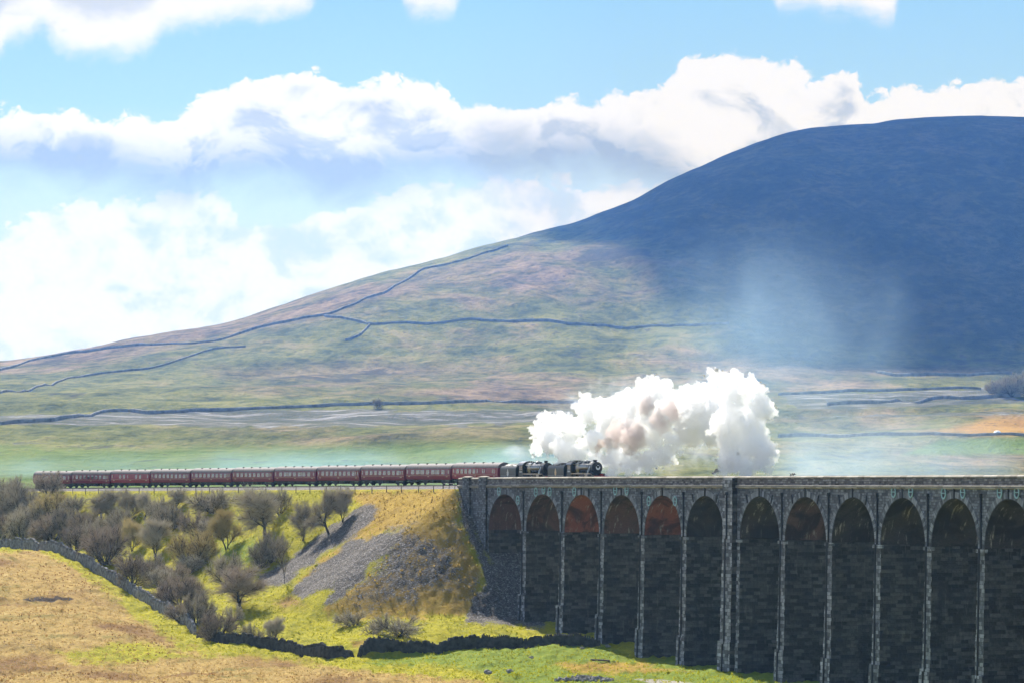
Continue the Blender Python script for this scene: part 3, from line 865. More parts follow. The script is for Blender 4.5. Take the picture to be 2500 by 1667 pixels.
def make_coach(kind, label, body):
    root = empty('railway_coach', (0, 0, 0), label=label, cat='railway coach', group='maroon coaches of the steam train')
    L = 9.67
    mb = MB(); mb.prism([(y, z) for y, z in HALF] + [(-y, z) for y, z in HALF[::-1]], -L, L); b = mb.build('body', body, root, True)
    mb = MB(); mb.prism([(y, z) for y, z in ROOF] + [(-y, z) for y, z in ROOF[-2::-1]], -L - .06, L + .06)
    rf = mb.build('roof', M['roof'], root, True)
    for k in range(9):
        mb = MB(); x = -8 + 2 * k; y = -.55 if k % 2 else .55
        mb.lathe([(3.72, .14), (3.86, .16), (3.92, .1)], 'z', (x, y, 0), 8); mb.build('vent', M['under'], rf)
    mb = MB(); mb.box(-L + .3, L - .3, -1.1, 1.1, .82, .995); mb.box(-2.6, -.2, -1.2, -.6, .38, .81); mb.box(.4, 2.0, -1.2, -.7, .42, .81); mb.box(-1.6, .8, .6, 1.2, .4, .81)
    for x0, x1 in ((-4.4, 4.4),):
        for y in (-1.0, 1.0):
            mb.tube((x0, y, .8), (x0 + 1.2, y, .42), .05, n=5); mb.tube((x0 + 1.2, y, .42), (x1 - 1.2, y, .42), .05, n=5); mb.tube((x1 - 1.2, y, .42), (x1, y, .8), .05, n=5)
    mb.build('underframe', M['under'], root)
    for x in (-7.05, 7.05):
        mb = MB()
        for y in (-1.0, 1.0):
            mb.box(x - 1.75, x + 1.75, y - .08, y + .08, .42, .78)
            for q in (-1.3, 1.3): mb.box(x + q - .22, x + q + .22, y - .13, y + .13, .28, .6)
        mb.box(x - .3, x + .3, -1.0, 1.0, .45, .78)
        bo = mb.build('bogie', M['under'], root)
        for q in (-1.3, 1.3):
            for y in (-.75, .75):
                w = wheel_mb(.457).build('wheel', M['under'], bo); w.location = (x + q, y, .457)
    for sx in (-1, 1):
        mb = MB(); mb.box(min(sx * L, sx * (L + .22)), max(sx * L, sx * (L + .22)), -.5, .5, 1.05, 3.3); mb.build('gangway', M['under'], root)
        mb = MB()
        for y in (-.87, .87): mb.tube((sx * L, y, 1.06), (sx * (L + .2), y, 1.06), .13, n=8)
        mb.build('buffer', M['under'], root)

    def window(x, w=1.2, z0=1.93, z1=2.74, vent=True):
        mb = MB(); mb.hexa([(x - w / 2, -1.395, z0), (x + w / 2, -1.395, z0), (x + w / 2, -1.30, z0), (x - w / 2, -1.30, z0), (x - w / 2, -1.352, z1), (x + w / 2, -1.352, z1), (x + w / 2, -1.27, z1), (x - w / 2, -1.27, z1)])
        wo = mb.build('window', M['glass'], root)
        if vent:
            mb = MB(); t = .55; zt = z1 - .24
            mb.hexa([(x - w * .42, -1.382, zt), (x + w * .42, -1.382, zt), (x + w * .42, -1.33, zt), (x - w * .42, -1.33, zt), (x - w * .42, -1.365, z1 - .03), (x + w * .42, -1.365, z1 - .03), (x + w * .42, -1.31, z1 - .03), (x - w * .42, -1.31, z1 - .03)])
            mb.build('ventilator', M['alu'], wo)

    def door(x, w=.62, glass=True):
        mb = MB(); mb.hexa([(x - w / 2, -1.26, 1.04), (x + w / 2, -1.26, 1.04), (x + w / 2, -1.1, 1.04), (x - w / 2, -1.1, 1.04), (x - w / 2, -1.392, 1.75), (x + w / 2, -1.392, 1.75), (x + w / 2, -1.2, 1.75), (x - w / 2, -1.2, 1.75)])
        mb.hexa([(x - w / 2, -1.392, 1.75), (x + w / 2, -1.392, 1.75), (x + w / 2, -1.2, 1.75), (x - w / 2, -1.2, 1.75), (x - w / 2, -1.36, 2.85), (x + w / 2, -1.36, 2.85), (x + w / 2, -1.2, 2.85), (x - w / 2, -1.2, 2.85)])
        d = mb.build('door', body, root)
        if glass:
            mb = MB(); mb.hexa([(x - .22, -1.40, 2.0), (x + .22, -1.40, 2.0), (x + .22, -1.3, 2.0), (x - .22, -1.3, 2.0), (x - .22, -1.372, 2.7), (x + .22, -1.372, 2.7), (x + .22, -1.3, 2.7), (x - .22, -1.3, 2.7)])
            mb.build('door_window', M['glass'], d)
    if kind == 'open':
        for k in range(8): window(-7.0 + 2.0 * k)
        for x in (-8.9, 8.9): door(x)
        door(0.0 if False else 8.05, .5)
    elif kind == 'corridor':
        for k in range(7): window(-6.6 + 2.2 * k, 1.35)
        for x in (-8.9, 8.9): door(x)
        for x in (-3.3, 3.3): window(x, .45, vent=False)
    elif kind == 'brake':
        for k in range(5): window(-7.2 + 1.75 * k, 1.1)
        for x in (-8.9, 1.2, 3.5, 4.2, 7.6, 8.3): door(x)
    elif kind == 'kitchen':
        for x in (-4.9, -3.0, 3.2, 5.2): window(x, 1.0)
        for x in (-8.9, 8.9, -1): door(x)
    mb = MB(); mb.box(-L + .1, L - .1, -1.392, -1.372, 1.70, 1.74); mb.build('waist_line', M['cream'], root)
    for x in (-8.2, 0.2, 8.2):
        mb = MB(); mb.box(x - .35, x + .35, -1.386, -1.355, 1.47, 1.58); mb.build('lettering', M['cream'], root)
    return root


def cylinder_side(mb, x0, x1, y, z, r): mb.lathe([(x0, r * .7), (x0, r), (x1, r), (x1, r * .7)], 'x', (0, y, z), 16)


def make_loco(label, lit_red=True):
    root = empty('steam_locomotive', (0, 0, 0), label=label, cat='steam locomotive', group='black steam locomotives hauling the train')
    bz = 2.66
    mb = MB(); mb.lathe([(-3.45, .86), (-3.45, .93), (-1.72, .93), (-1.66, .88), (-1.66, .5)], 'x', (0, 0, bz), 32); mb.build('smokebox', M['loco_matt'], root, True)
    mb = MB(); mb.lathe([(-1.67, .74), (-1.56, .72), (-1.47, .52), (-1.43, .2), (-1.42, .03)], 'x', (0, 0, bz), 28); mb.tube((-1.42, 0, bz), (-1.3, 0, bz), .05, n=6)
    sd = mb.build('smokebox_door', M['loco_matt'], root, True)
    if lit_red:
        mb = MB(); rows = []
        for k in range(25):
            a = math.radians(152 + 236 * k / 24)
            wd = .03 + .10 * math.sin(math.pi * k / 24)
            rows.append([(-1.40 + dx, q * math.cos(a), bz + .08 + q * math.sin(a)) for q, dx in ((.30 - wd, 0), (.30 - wd, .05), (.30 + wd, .05), (.30 + wd, 0))])
        mb.grid(rows, close=True)
        mb.tube((-1.40, -.12, bz + .36), (-1.40, .02, bz + .40), .04, n=5); mb.tube((-1.40, .05, bz + .32), (-1.40, .17, bz + .38), .04, n=5);
        mb.build('wreath', M['white'], sd)
    mb = MB(); mb.lathe([(-7.05, .90), (-3.45, .82)], 'x', (0, 0, bz), 32)
    for x in (-4.2, -5.3, -6.4): mb.lathe([(x - .03, .86), (x + .03, .86)], 'x', (0, 0, bz + .005), 32)
    mb.build('boiler', M['loco'], root, True)
    fb = [(.78, 1.75), (.86, 2.3), (.88, 3.05), (.80, 3.38), (.58, 3.55), (0, 3.60)]
    mb = MB(); mb.prism([(y, z) for y, z in fb] + [(-y, z) for y, z in fb[-2::-1]], -9.25, -7.05); mb.build('firebox', M['loco'], root, True)
    mb = MB(); mb.lathe([(3.45, .42), (3.56, .30), (3.80, .285), (3.84, .36), (3.92, .37), (3.93, .26), (3.7, .22)], 'z', (-2.55, 0, 0), 20); mb.build('chimney', M['loco_matt'], root, True)
    mb = MB(); mb.lathe([(3.42, .52), (3.55, .46), (3.74, .44), (3.84, .30), (3.87, .05)], 'z', (-5.75, 0, 0), 20); mb.build('dome', M['loco'], root, True)
    mb = MB(); mb.lathe([(3.4, .36), (3.62, .3), (3.74, .2), (3.77, .03)], 'z', (-4.75, 0, 0), 16)
    mb.build('top_feed', M['loco'], root, True)
    for y in (-.2, .2):
        mb = MB(); mb.tube((-8.5, y, 3.55), (-8.5, y, 3.85), .07, n=8); mb.build('safety_valve', M['steel'], root, True)
    # cab
    cs = [(-9.2, 1.55), (-10.95, 1.55), (-10.95, 2.0), (-10.75, 2.35), (-10.75, 3.25), (-9.2, 3.25)]
    mb = MB()
    for y in (-1.28, 1.24):
        a = [(x, y, z - .5 if z < 1.6 else z) for x, z in cs]; b = [(x, y + .04, z - .5 if z < 1.6 else z) for x, z in cs]
        mb.grid([a, b], close=True); mb.quad(a); mb.quad(b[::-1])
    mb.box(-9.24, -9.2, -1.28, 1.28, 1.55, 3.25)
    ca = mb.build('cab', M['tender'], root)
    for x in (-9.75, -10.35):
        mb = MB(); mb.box(x - .22, x + .22, -1.30, -1.25, 2.45, 3.08); w = mb.build('cab_window', M['glass'], ca)
        mb = MB(); mb.box(x - .25, x + .25, -1.31, -1.27, 2.40, 2.46); mb.build('window_sill', M['silver'], w)
    mb = MB()
    for k in range(5): mb.box(-10.55 + .2 * k, -10.43 + .2 * k, -1.292, -1.27, 1.95, 2.2)
    mb.build('number', M['silver'], ca)
    rp = [(1.36, 3.22), (1.25, 3.45), (.95, 3.68), (.5, 3.83), (0, 3.88)]
    poly = rp + [(-y, z) for y, z in rp[-2::-1]] + [(-y, z - .06) for y, z in rp] + [(y, z - .06) for y, z in rp[-2::-1]]
    mb = MB()
    mb.grid([[(x, y, z) for y, z in rp + [(-y, z) for y, z in rp[-2::-1]]] for x in (-11.2, -9.05)])
    mb.grid([[(x, y, z - .06) for y, z in rp + [(-y, z) for y, z in rp[-2::-1]]] for x in (-9.05, -11.2)])
    mb.prism([(y, z - .07) for y, z in rp + [(-y, z) for y, z in rp[-2::-1]]], -9.2, -9.12)
    mb.build('cab_roof', M['loco'], root, True)
    # running plate and frames
    mb = MB()
    for y0, y1 in ((-1.3, -.72), (.72, 1.3)):
        mb.box(-9.2, -1.7, y0, y1, 1.72, 1.80); mb.box(-9.2, -1.7, y0 if y0 < 0 else y1 - .03, y0 + .03 if y0 < 0 else y1, 1.60, 1.72)
        mb.hexa([(-1.7, y0, 1.72), (-.75, y0, 1.36), (-.75, y1, 1.36), (-1.7, y1, 1.72), (-1.7, y0, 1.8), (-.75, y0, 1.44), (-.75, y1, 1.44), (-1.7, y1, 1.8)])
    mb.box(-.75, .0, -1.3, 1.3, 1.36, 1.42)
    mb.build('running_plate', M['loco'], root)
    mb = MB()
    for y in (-.68, .62): mb.box(-11.0, -.1, y, y + .06, .75, 1.7)
    mb.box(-3.3, -1.75, -.6, .6, 1.3, 1.95); mb.box(-11.3, -9.3, -1.1, 1.1, 1.0, 1.3)
    mb.box(-11.0, -10.7, -1.25, -1.1, .35, 1.05); mb.box(-11.0, -10.7, 1.1, 1.25, .35, 1.05)
    mb.build('frame', M['under'], root)
    for y in (-1.12, 1.12):
        mb = MB(); cylinder_side(mb, -3.5, -2.35, y, .98, .36); mb.box(-3.45, -2.4, y - .3, y + .3, 1.1, 1.6); mb.build('cylinder', M['loco'], root, True)
        sy = 1 if y > 0 else -1
        mb = MB(); mb.tube((-2.65, sy * .80, 2.85), (-2.85, sy * 1.02, 2.2), .15, n=10); mb.tube((-2.85, sy * 1.02, 2.2), (-2.95, sy * 1.12, 1.62), .15, n=10); mb.build('steam_pipe', M['steel' if sy < 0 else 'loco'], root, True)  # near pipe takes bright steel to paint its highlight
        mb = MB(); yy = sy * .98
        mb.box(-9.0, -4.2, yy - .04, yy + .04, .62, .76); mb.build('coupling_rod', M['steel'], root)
        mb = MB(); mb.tube((-3.5, sy * 1.1, .98), (-6.4, sy * 1.1, .7), .07, n=6); mb.box(-4.7, -3.5, sy * 1.1 - .07, sy * 1.1 + .07, 1.12, 1.2); mb.box(-4.6, -4.3, sy * 1.1 - .1, sy * 1.1 + .1, .86, 1.12)
        mb.tube((-4.5, sy * 1.14, 1.4), (-6.0, sy * 1.14, 1.35), .05, n=6); mb.tube((-6.0, sy * 1.14, 1.35), (-6.4, sy * 1.14, .75), .05, n=6)
        mb.build('connecting_rod', M['steel'], root)
        mb = MB(); mb.tube((-1.7, sy * .9, 3.2), (-9.0, sy * .98, 3.2), .025, n=5); mb.build('handrail', M['steel'], root)
        for x in (-4.25, -6.4, -8.95):
            w = wheel_mb(.914, .14, 18).build('driving_wheel', M['loco'], root); w.location = (x, sy * .76, .914)
        for x in (-1.15, -3.2):
            w = wheel_mb(.5, .13, 10).build('leading_wheel', M['loco'], root); w.location = (x, sy * .76, .5)
        mb = MB(); mb.tube((0, sy * .87, 1.06), (.38, sy * .87, 1.06), .11, n=10); mb.tube((.38, sy * .87, 1.06), (.43, sy * .87, 1.06), .24, .22, 14); mb.build('buffer', M['loco_matt'], root, True)
    mb = MB(); mb.box(-.08, .06, -1.28, 1.28, .80, 1.36); mb.box(-.04, .0, -.3, .3, 1.36, 1.62); mb.build('buffer_beam', M['red'], root)
    for y in (-.8, .8):
        mb = MB(); mb.box(-.12, .02, y - .09, y + .09, 1.42, 1.68); mb.tube((-.05, y, 1.68), (-.05, y, 1.76), .05, n=6); mb.build('lamp', M['loco_matt' if y < 0 else 'white'], root)
    mb = MB(); mb.tube((.1, -.25, .7), (.1, -.25, 1.5), .05, n=6); mb.tube((.1, 0, .7), (.1, 0, 1.1), .06, n=6); mb.build('brake_pipe', M['under'], root)
    return root


def make_tender(label, gold):
    root = empty('locomotive_tender', (0, 0, 0), label=label, cat='tender', group='black coal tenders of the locomotives')
    sec = [(1.28, 1.22), (1.30, 2.55), (1.27, 2.72), (1.12, 2.95), (.95, 3.12)]
    mb = MB(); mb.prism(sec + [(-y, z) for y, z in sec[::-1]], -18.55, -12.15); tk = mb.build('tank', M['tender'], root, True)
    mb = MB(); n = 14; rows = []
    r = random.Random(3)
    for i in range(n + 1):
        x = -17.9 + 5.6 * i / n; row = []
        for j in range(9):
            y = -.93 + 1.86 * j / 8
            h = .45 * math.cos(y / .95 * 1.35) * (1 if 0 < i < n else .1) * (0.75 + .25 * i / n)
            row.append((x, y, 3.05 + max(0, h) + r.uniform(-.07, .09)))
        rows.append(row)
    mb.grid(rows); mb.build('coal', M['coal'], root)
    mb = MB(); mb.box(-18.6, -11.95, -1.3, 1.3, 1.08, 1.20)
    for y in (-1.0, .94): mb.box(-18.3, -12.2, y, y + .06, .5, 1.08)
    mb.build('frame', M['under'], root)
    for x in (-13.2, -15.3, -17.4):
        for y in (-.76, .76):
            w = wheel_mb(.63, .13, 12).build('wheel', M['loco'], root); w.location = (x, y, .63)
    for y in (-.87, .87):
        mb = MB(); mb.tube((-18.6, y, 1.06), (-19.05, y, 1.06), .12, n=8); mb.tube((-19.05, y, 1.06), (-19.1, y, 1.06), .24, n=12); mb.build('buffer', M['loco_matt'], root)
    mb = MB(); x = -15.4
    pts = [(0, -.62), (.16, -.42), (.30, -.30), (.22, -.1), (.34, .02), (.20, .16), (.17, .36), (.08, .5), (0, .68)]
    full = pts + [(-a, b) for a, b in pts[-2:0:-1]]
    a_ = [(x + p * 1.25, -1.312, 1.95 + q) for p, q in full]; b_ = [(x + p * 1.25, -1.285, 1.95 + q) for p, q in full]
    mb.grid([a_, b_], close=True); mb.quad(a_)
    mb.build('emblem', M['gold' if gold else 'silver'], tk)
    mb = MB(); mb.box(-18.4, -12.3, -1.312, -1.285, 1.42, 1.45); mb.build('lining', M['silver'], tk)
    return root


nose = s_at_u(1451, WT - 1.28)


def place(o, s, x_off=0.0, w=WT):
    """stand a vehicle on the rails with its local point x_off at distance s"""
    a = heading(s); p = T(s, w, float(zrail(s)))
    o.rotation_euler = (0, 0, a)
    o.location = p - Vector((math.cos(a), math.sin(a), 0)) * x_off


loco1 = make_loco('leading black steam locomotive with a white wreath on its smokebox and red buffer beam', True)
place(loco1, nose - 6, -6)
ten1 = make_tender('black coal tender with a gold emblem, between the two steam locomotives', True)
place(ten1, nose - 15.4, -15.4)
n2 = nose - 19.5
loco2 = make_loco('second black steam locomotive, coupled between two tenders', False)
place(loco2, n2 - 6, -6)
ten2 = make_tender('black coal tender with a pale silver emblem, next to the first maroon coach', False)
place(ten2, n2 - 15.4, -15.4)
LAB = ['maroon brake coach with plain luggage doors coupled right behind the rear tender',
       'maroon coach half on the viaduct end, second behind the rear tender',
       'maroon coach third behind the tender, beside the bare fence posts near the viaduct end',
       'maroon coach fourth behind the tender, above the dark tree pair beside the scree',
       'maroon coach above the gap between the tall open tree and the scree trees',
       'maroon coach above the tall wide open tree on the embankment',
       'maroon coach sixth from the tail, right of the row of shaded windows',
       'fourth coach from the tail of the train, with a full row of windows',
       'third coach from the tail, redder, with only a few windows in two pairs',
       'maroon coach second from the tail of the train',
       'last maroon coach of the train, half hidden by twigs']
LAB[6] = 'fifth maroon coach from the tail, above broad grey scrub at the embankment top'
KIND = ['brake', 'corridor', 'open', 'open', 'corridor', 'open', 'open', 'open', 'kitchen', 'open', 'corridor']
sc = n2 - 19.15 - 10.05
print('RAKE', n2 - 19.15, s_at_u(1218, WT - 1.37), s_at_u(85, WT - 1.37))
for lab, kd in zip(LAB, KIND):
    c = make_coach(kd, lab, M['maroon_red'] if kd in ('kitchen', 'brake') else M['maroon'])
    place(c, sc); sc -= 20.1

# ------------------------------------------------------------------ dry stone walls


def wall_along(name, pts, h, t, mat, label, r, group=None, step=.6, cope=True, base_fn=zground, sink=.5):
    """pts: list of ground Vectors; builds a wall that follows the land"""
    mb = MB(); P2 = [Vector((p.x, p.y)) for p in pts]
    L = [0]
    for a, b in zip(P2, P2[1:]): L.append(L[-1] + (b - a).length)
    n = int(L[-1] / step); rows = []
    cen = []
    for i in range(n + 1):
        d = L[-1] * i / n
        k = max(j for j in range(len(L) - 1) if L[j] <= d + 1e-6) if d < L[-1] else len(L) - 2
        # smooth the corners
        f = (d - L[k]) / max(1e-6, L[k + 1] - L[k])
        p0 = P2[max(0, k - 1)]; p1 = P2[k]; p2 = P2[k + 1]; p3 = P2[min(len(P2) - 1, k + 2)]
        q = 0.5 * ((2 * p1) + (p2 - p0) * f + (2 * p0 - 5 * p1 + 4 * p2 - p3) * f * f + (3 * p1 - p0 - 3 * p2 + p3) * f ** 3)
        cen.append(q)
    xs = np.array([c.x for c in cen]); yy = np.array([c.y for c in cen]); zz = base_fn(xs, yy)
    o0 = Vector((xs[0], yy[0], zz[0]))
    hv = 0
    for i, c in enumerate(cen):
        a = cen[max(0, i - 1)]; b = cen[min(n, i + 1)]; d = (b - a).normalized(); nn = Vector((-d.y, d.x))
        hh = h * (1 + .12 * math.sin(i * .21) + r.uniform(-.13, .10)); g = float(zz[i])
        if cope: hh *= min(1.0, .25 + i / 7, .25 + (n - i) / 7)
        row = []
        for off, z in ((-t, -sink), (-t * .95, hh * .35), (-t * .75, hh * .85), (-t * .3, hh), (t * .3, hh + r.uniform(-.08, .12) * h * .4), (t * .75, hh * .85), (t * .95, hh * .35), (t, -sink)):
            j = r.uniform(-.07, .07) * t * 2
            row.append((c.x + nn.x * (off + j) - o0.x, c.y + nn.y * (off + j) - o0.y, g + z - o0.z))
        rows.append(row)
    mb.grid(rows, close=True); mb.quad(rows[0]); mb.quad(rows[-1][::-1])
    if cope:
        # upright cope stones
        o = tag(empty(name, o0), label, 'stone wall', group)
        mb.build('wall_face', mat, o)
        cb = MB()
        for i in range(0, n):
            a = Vector(rows[i][3]).lerp(Vector(rows[i][4]), .5); b = Vector(rows[i + 1][3]).lerp(Vector(rows[i + 1][4]), .5)
            for q in (.25, .75):
                if r.random() < .12: continue
                c = a.lerp(b, q); d = (b - a).normalized(); nn = Vector((-d.y, d.x, 0)); w = r.uniform(.09, .15); l = t * r.uniform(.6, .85); hh = r.uniform(.16, .36)
                tilt = d * r.uniform(-.1, .1)
                lo = [c - d * w - nn * l, c + d * w - nn * l, c + d * w + nn * l, c - d * w + nn * l]
                lo = [p - Vector((0, 0, .12)) for p in lo]
                hi = [p + Vector((0, 0, hh + .12 + r.uniform(-.05, .05))) * 1 + tilt for p in lo]
                cb.hexa(lo + hi)
        cb.build('cope_stones', mat, o)
    else:
        o = mb.build(name, mat, None, loc=o0); tag(o, label, 'stone wall', group)
    return o


def GP(lst): return [ray_ground(u, v) for u, v in lst]


wr = random.Random(21)
w1 = [P(-60, 1333, 690), P(0, 1337, 680), P(60, 1340, 672), P(120, 1350, 660), P(180, 1366, 648), P(220, 1390, 640), P(260, 1422, 630), P(310, 1452, 618), P(360, 1484, 602), P(410, 1514, 588), P(445, 1546, 572), P(478, 1565, 560)]
wall_along('dry_stone_wall', w1, 1.75, .36, M['drystone'], 'long grey dry stone wall curving down between brown moorland and the bare trees', wr, 'dry stone walls near the viaduct')
wall_along('dry_stone_wall', [P(484, 1568, 556), P(540, 1577, 547), P(600, 1580, 543), P(680, 1584, 538), P(730, 1594, 531), P(770, 1608, 524), P(800, 1615, 520), P(862, 1617, 517)], 1.55, .36, M['drystone_dark'],
           'dark dry stone wall ending in a tumbled gap left of the grassy mound', wr, 'dry stone walls near the viaduct')
wall_along('dry_stone_wall', [P(876, 1613, 518.5), P(905, 1602, 522), P(960, 1599, 523), P(1040, 1594, 524.5), P(1120, 1588, 526), P(1180, 1583, 527.5), P(1260, 1582, 527.5), P(1330, 1579, 527), P(1400, 1572, 527.5), P(1466, 1566, 527.5)], 1.65, .36, M['drystone_dark'],
           'dark dry stone wall running from the grassy mound to a viaduct pier', wr, 'dry stone walls near the viaduct')


def HP(lst): return [ray_hill(u, v) for u, v in lst]


HG = 'dry stone walls on the far hillside'
for nm, pts, h, t, lab in [
    ('hill_wall', [(0, 905), (60, 886), (115, 874), (200, 861), (300, 848), (400, 842), (490, 838), (560, 825), (620, 805), (690, 790), (745, 778), (790, 772), (830, 758), (870, 742), (910, 725), (960, 702), (1010, 674), (1050, 655), (1120, 640), (1190, 618), (1240, 602)], 2.2, .8,
     'long dark wall climbing the whole fell just below its skyline'),
    ('hill_wall', [(0, 960), (80, 950), (150, 930), (230, 915), (300, 907), (380, 897), (430, 882), (480, 865), (530, 852), (600, 848)], 1.7, .7, 'dark wall rising across the lower left slope of the fell'),
    ('hill_wall', [(792, 774), (840, 780), (880, 788), (910, 793), (1000, 790), (1100, 787), (1200, 785), (1330, 784), (1400, 793), (1480, 798), (1560, 801), (1660, 796), (1780, 793)], 2.3, .8, 'dark wall running level across the middle of the fell'),
    ('hill_wall', [(902, 796), (890, 808), (880, 818), (862, 827), (843, 832)], 2.0, .8, 'short dark wall curving down from the level wall'),
    ('hill_wall', [(0, 1036), (90, 1030), (180, 1020), (240, 1010), (310, 1005), (380, 1010), (480, 1004), (620, 999), (800, 992), (950, 988), (1100, 984), (1250, 983), (1400, 984), (1500, 985)], 2.3, .8, 'long dark wall above the pale limestone pavement'),
    ('hill_wall', [(2140, 910), (2230, 918), (2320, 917), (2410, 914), (2470, 914)], 2.6, .8, 'dark wall beside the far trees under the shaded fell'),
    ('hill_wall', [(1900, 965), (2000, 961), (2130, 956), (2250, 952), (2395, 951)], 2.2, .8, 'dark wall left of the far trees at the top of the limestone fields'),
    ('hill_wall', [(2020, 990), (2150, 984), (2260, 979), (2360, 975), (2490, 968)], 2.3, .8, 'dark wall below the far trees, thickest at its right end'),
    ('hill_wall', [(1900, 1068), (2000, 1066), (2120, 1064), (2250, 1062), (2380, 1065), (2520, 1066)], 2.0, .7, 'dark field wall beside the white tent and the green field'),
]:
    pp = HP(pts)
    wall_along(nm, pp, h * .55, t * .55, M['hillwall'], lab, wr, HG, step=4.0, cope=False, base_fn=zhill, sink=1.0)

# ------------------------------------------------------------------ fence along the embankment
M['wood'] = mat_simple('weathered_post', (.13, .115, .10), .9, .1)
fr = empty('post_and_wire_fence', T(-110, -1.9, 25), label='thin post and wire fence along the grassy edge below the train', cat='fence')
FO = fr.location.copy(); tops = []
s = -236.0
i = 0
while s < -30:
    p = T(s, -1.6, 0); z = float(zground(np.array([p.x]), np.array([p.y]))[0]); h = 1.25 + .1 * math.sin(i * 1.7)
    mb = MB(); q = Vector((p.x, p.y, z)) - FO
    mb.tube(q + Vector((0, 0, -.4)), q + Vector((.03 * math.sin(i * 2.3), 0, h)), .085, .075, 6); mb.build('post', M['wood'], fr)
    tops.append((q, h)); s += 6.6 if i % 3 else 7.6; i += 1
for f in (.35, .65, .95):
    mb = MB()
    for (a, ha), (b, hb) in zip(tops, tops[1:]): mb.tube(a + Vector((0, -.09, ha * f)), b + Vector((0, -.09, hb * f)), .013, n=4, caps=False)
    mb.build('wire', M['iron'], fr)
# access landing by the abutment
lr = empty('inspection_landing', T(-30.0, .6, float(zrail(-30)) - 1.2), label='small dark inspection landing with railings where the embankment meets the viaduct', cat='landing')
LO = lr.location.copy()
mb = MB(); mb.hexa([T(a, b, float(zrail(-30)) + c) - LO for c in (-1.5, -1.25) for a, b in ((-33, -.6), (-27.8, -.6), (-27.8, 1.6), (-33, 1.6))]); mb.build('platform', M['parapet'], lr)
for s_, w_ in ((-33, -.5), (-30.4, -.5), (-27.9, -.5)):
    mb = MB(); mb.tube(T(s_, w_, float(zrail(-30)) - 1.25) - LO, T(s_, w_, float(zrail(-30)) + .35) - LO, .10 if s_ == -33 else .06, n=6); mb.build('post', M['iron'], lr)
for h in (-.45, .2):
    mb = MB(); mb.tube(T(-33, -.5, float(zrail(-30)) + h) - LO, T(-27.9, -.5, float(zrail(-30)) + h) - LO, .035, n=5); mb.build('rail', M['iron'], lr)

# small dark thing lying on the parapet: a perched crow-like heap of sticks
pp = T(s_at_u(1935, .2), .2, ztop(s_at_u(1935, .2)))
mb = MB(); r = random.Random(4)
for k in range(16):
    a = r.uniform(0, 6.3); q = Vector((math.sin(.36) * r.uniform(-.9, .9), -math.cos(.36) * r.uniform(-.9, .9), r.uniform(.0, .25)))
    mb.tube(q, q + Vector((.25 * math.cos(a), .5 * math.sin(a), r.uniform(-.05, .2))), .05, .03, 5)
o = mb.build('brushwood', M['under'], None, loc=pp); tag(o, 'small dark tangle of twigs lying on the viaduct parapet', 'brushwood')

# ------------------------------------------------------------------ stones, log, rubble on the valley floor
M['rock'] = mat_simple('pale_rock', (.24, .225, .21), .9, .2, var=.5, scale=2, bump=.1)


def rock_mb(r, R, flat=.6, n=9, m=6):
    mb = MB(); rows = []
    ph = [r.uniform(0, 6.28) for _ in range(6)]
    for i in range(m + 1):
        t = math.pi * i / m; row = []
        for k in range(n):
            a = 2 * math.pi * k / n
            q = R * (1 + .22 * math.sin(2 * a + ph[0] + t) + .16 * math.sin(3 * a + ph[1] - 2 * t) + r.uniform(-.08, .08))
            row.append((q * math.sin(t) * math.cos(a), q * math.sin(t) * math.sin(a), q * math.cos(t) * flat + R * .15))
        rows.append(row)
    mb.grid(rows, close=True); return mb


rr = random.Random(8)
for u, v, R, lab in ((1191, 1643, .62, 'brown boulder near the bottom edge, left of the paler flat stone'), (1245, 1640, .5, 'pale flat stone near the bottom edge, right of the brown boulder'), (1421, 1583, .4, 'dark stone below the wall near the viaduct pier'),
                     (1484, 1581, .42, 'pale stone at the foot of the pier where the wall ends'), (1297, 1606, .38, 'grey stone in the grass beyond the twiggy tuft')):
    p = ray_ground(u, v); o = rock_mb(rr, R).build('boulder', M['rock'], None, loc=p); tag(o, lab, 'boulder', 'stones scattered on the valley grass')
# heap of rubble: each stone is its own thing as one cluster reads as scattered stones
mb = MB()
hp = ray_ground(1435, 1656)
for k in range(150):
    uu = 1355 + 140 * rr.random() ** .8; vv = 1660 - 12 * rr.random() * (1 - abs(uu - 1432) / 90) + 3
    p = ray_ground(uu, vv) - hp; q = rock_mb(rr, rr.uniform(.12, .42), .7, 6, 4)
    i0 = len(mb.v); mb.v += [(a + p.x, b + p.y, c + p.z) for a, b, c in q.v]; mb.f += [tuple(i + i0 for i in f) for f in q.f]; mb.uv += q.uv; mb.mi += q.mi
o = mb.build('rubble', M['rock'], None, loc=hp); tag(o, 'heap of pale stone rubble on the grass beside the path', 'rubble', kind='stuff')
p = ray_ground(1467, 1616); mb = MB(); mb.tube((-1.5, .4, .2), (1.3, -.6, .15), .17, .12, 8); mb.tube((.2, -.2, .2), (.7, .3, .5), .06, .03, 5)
o = mb.build('log', M['wood'], None, loc=p); tag(o, 'pale fallen log lying on the valley grass', 'log')
# white dome tent in the far field
p = ray_hill(2435, 1060); R = 1.6
tr = empty('dome_tent', p, label='small white dome tent with a dark doorway in the far field', cat='tent')
mb = MB(); mb.lathe([(-.3, R), (.3, R * .97), (.8, R * .8), (1.2, R * .45), (1.35, R * .08)], 'z', n=16); mb.build('canopy', M['white'], tr, True)
mb = MB(); mb.hexa([(-.3, -R - .06, 0), (.3, -R - .06, 0), (.3, -R + .3, 0), (-.3, -R + .3, 0), (-.12, -R * .72, 1.0), (.12, -R * .72, 1.0), (.12, -R * .5, 1.0), (-.12, -R * .5, 1.0)]); mb.build('doorway', M['under'], tr)

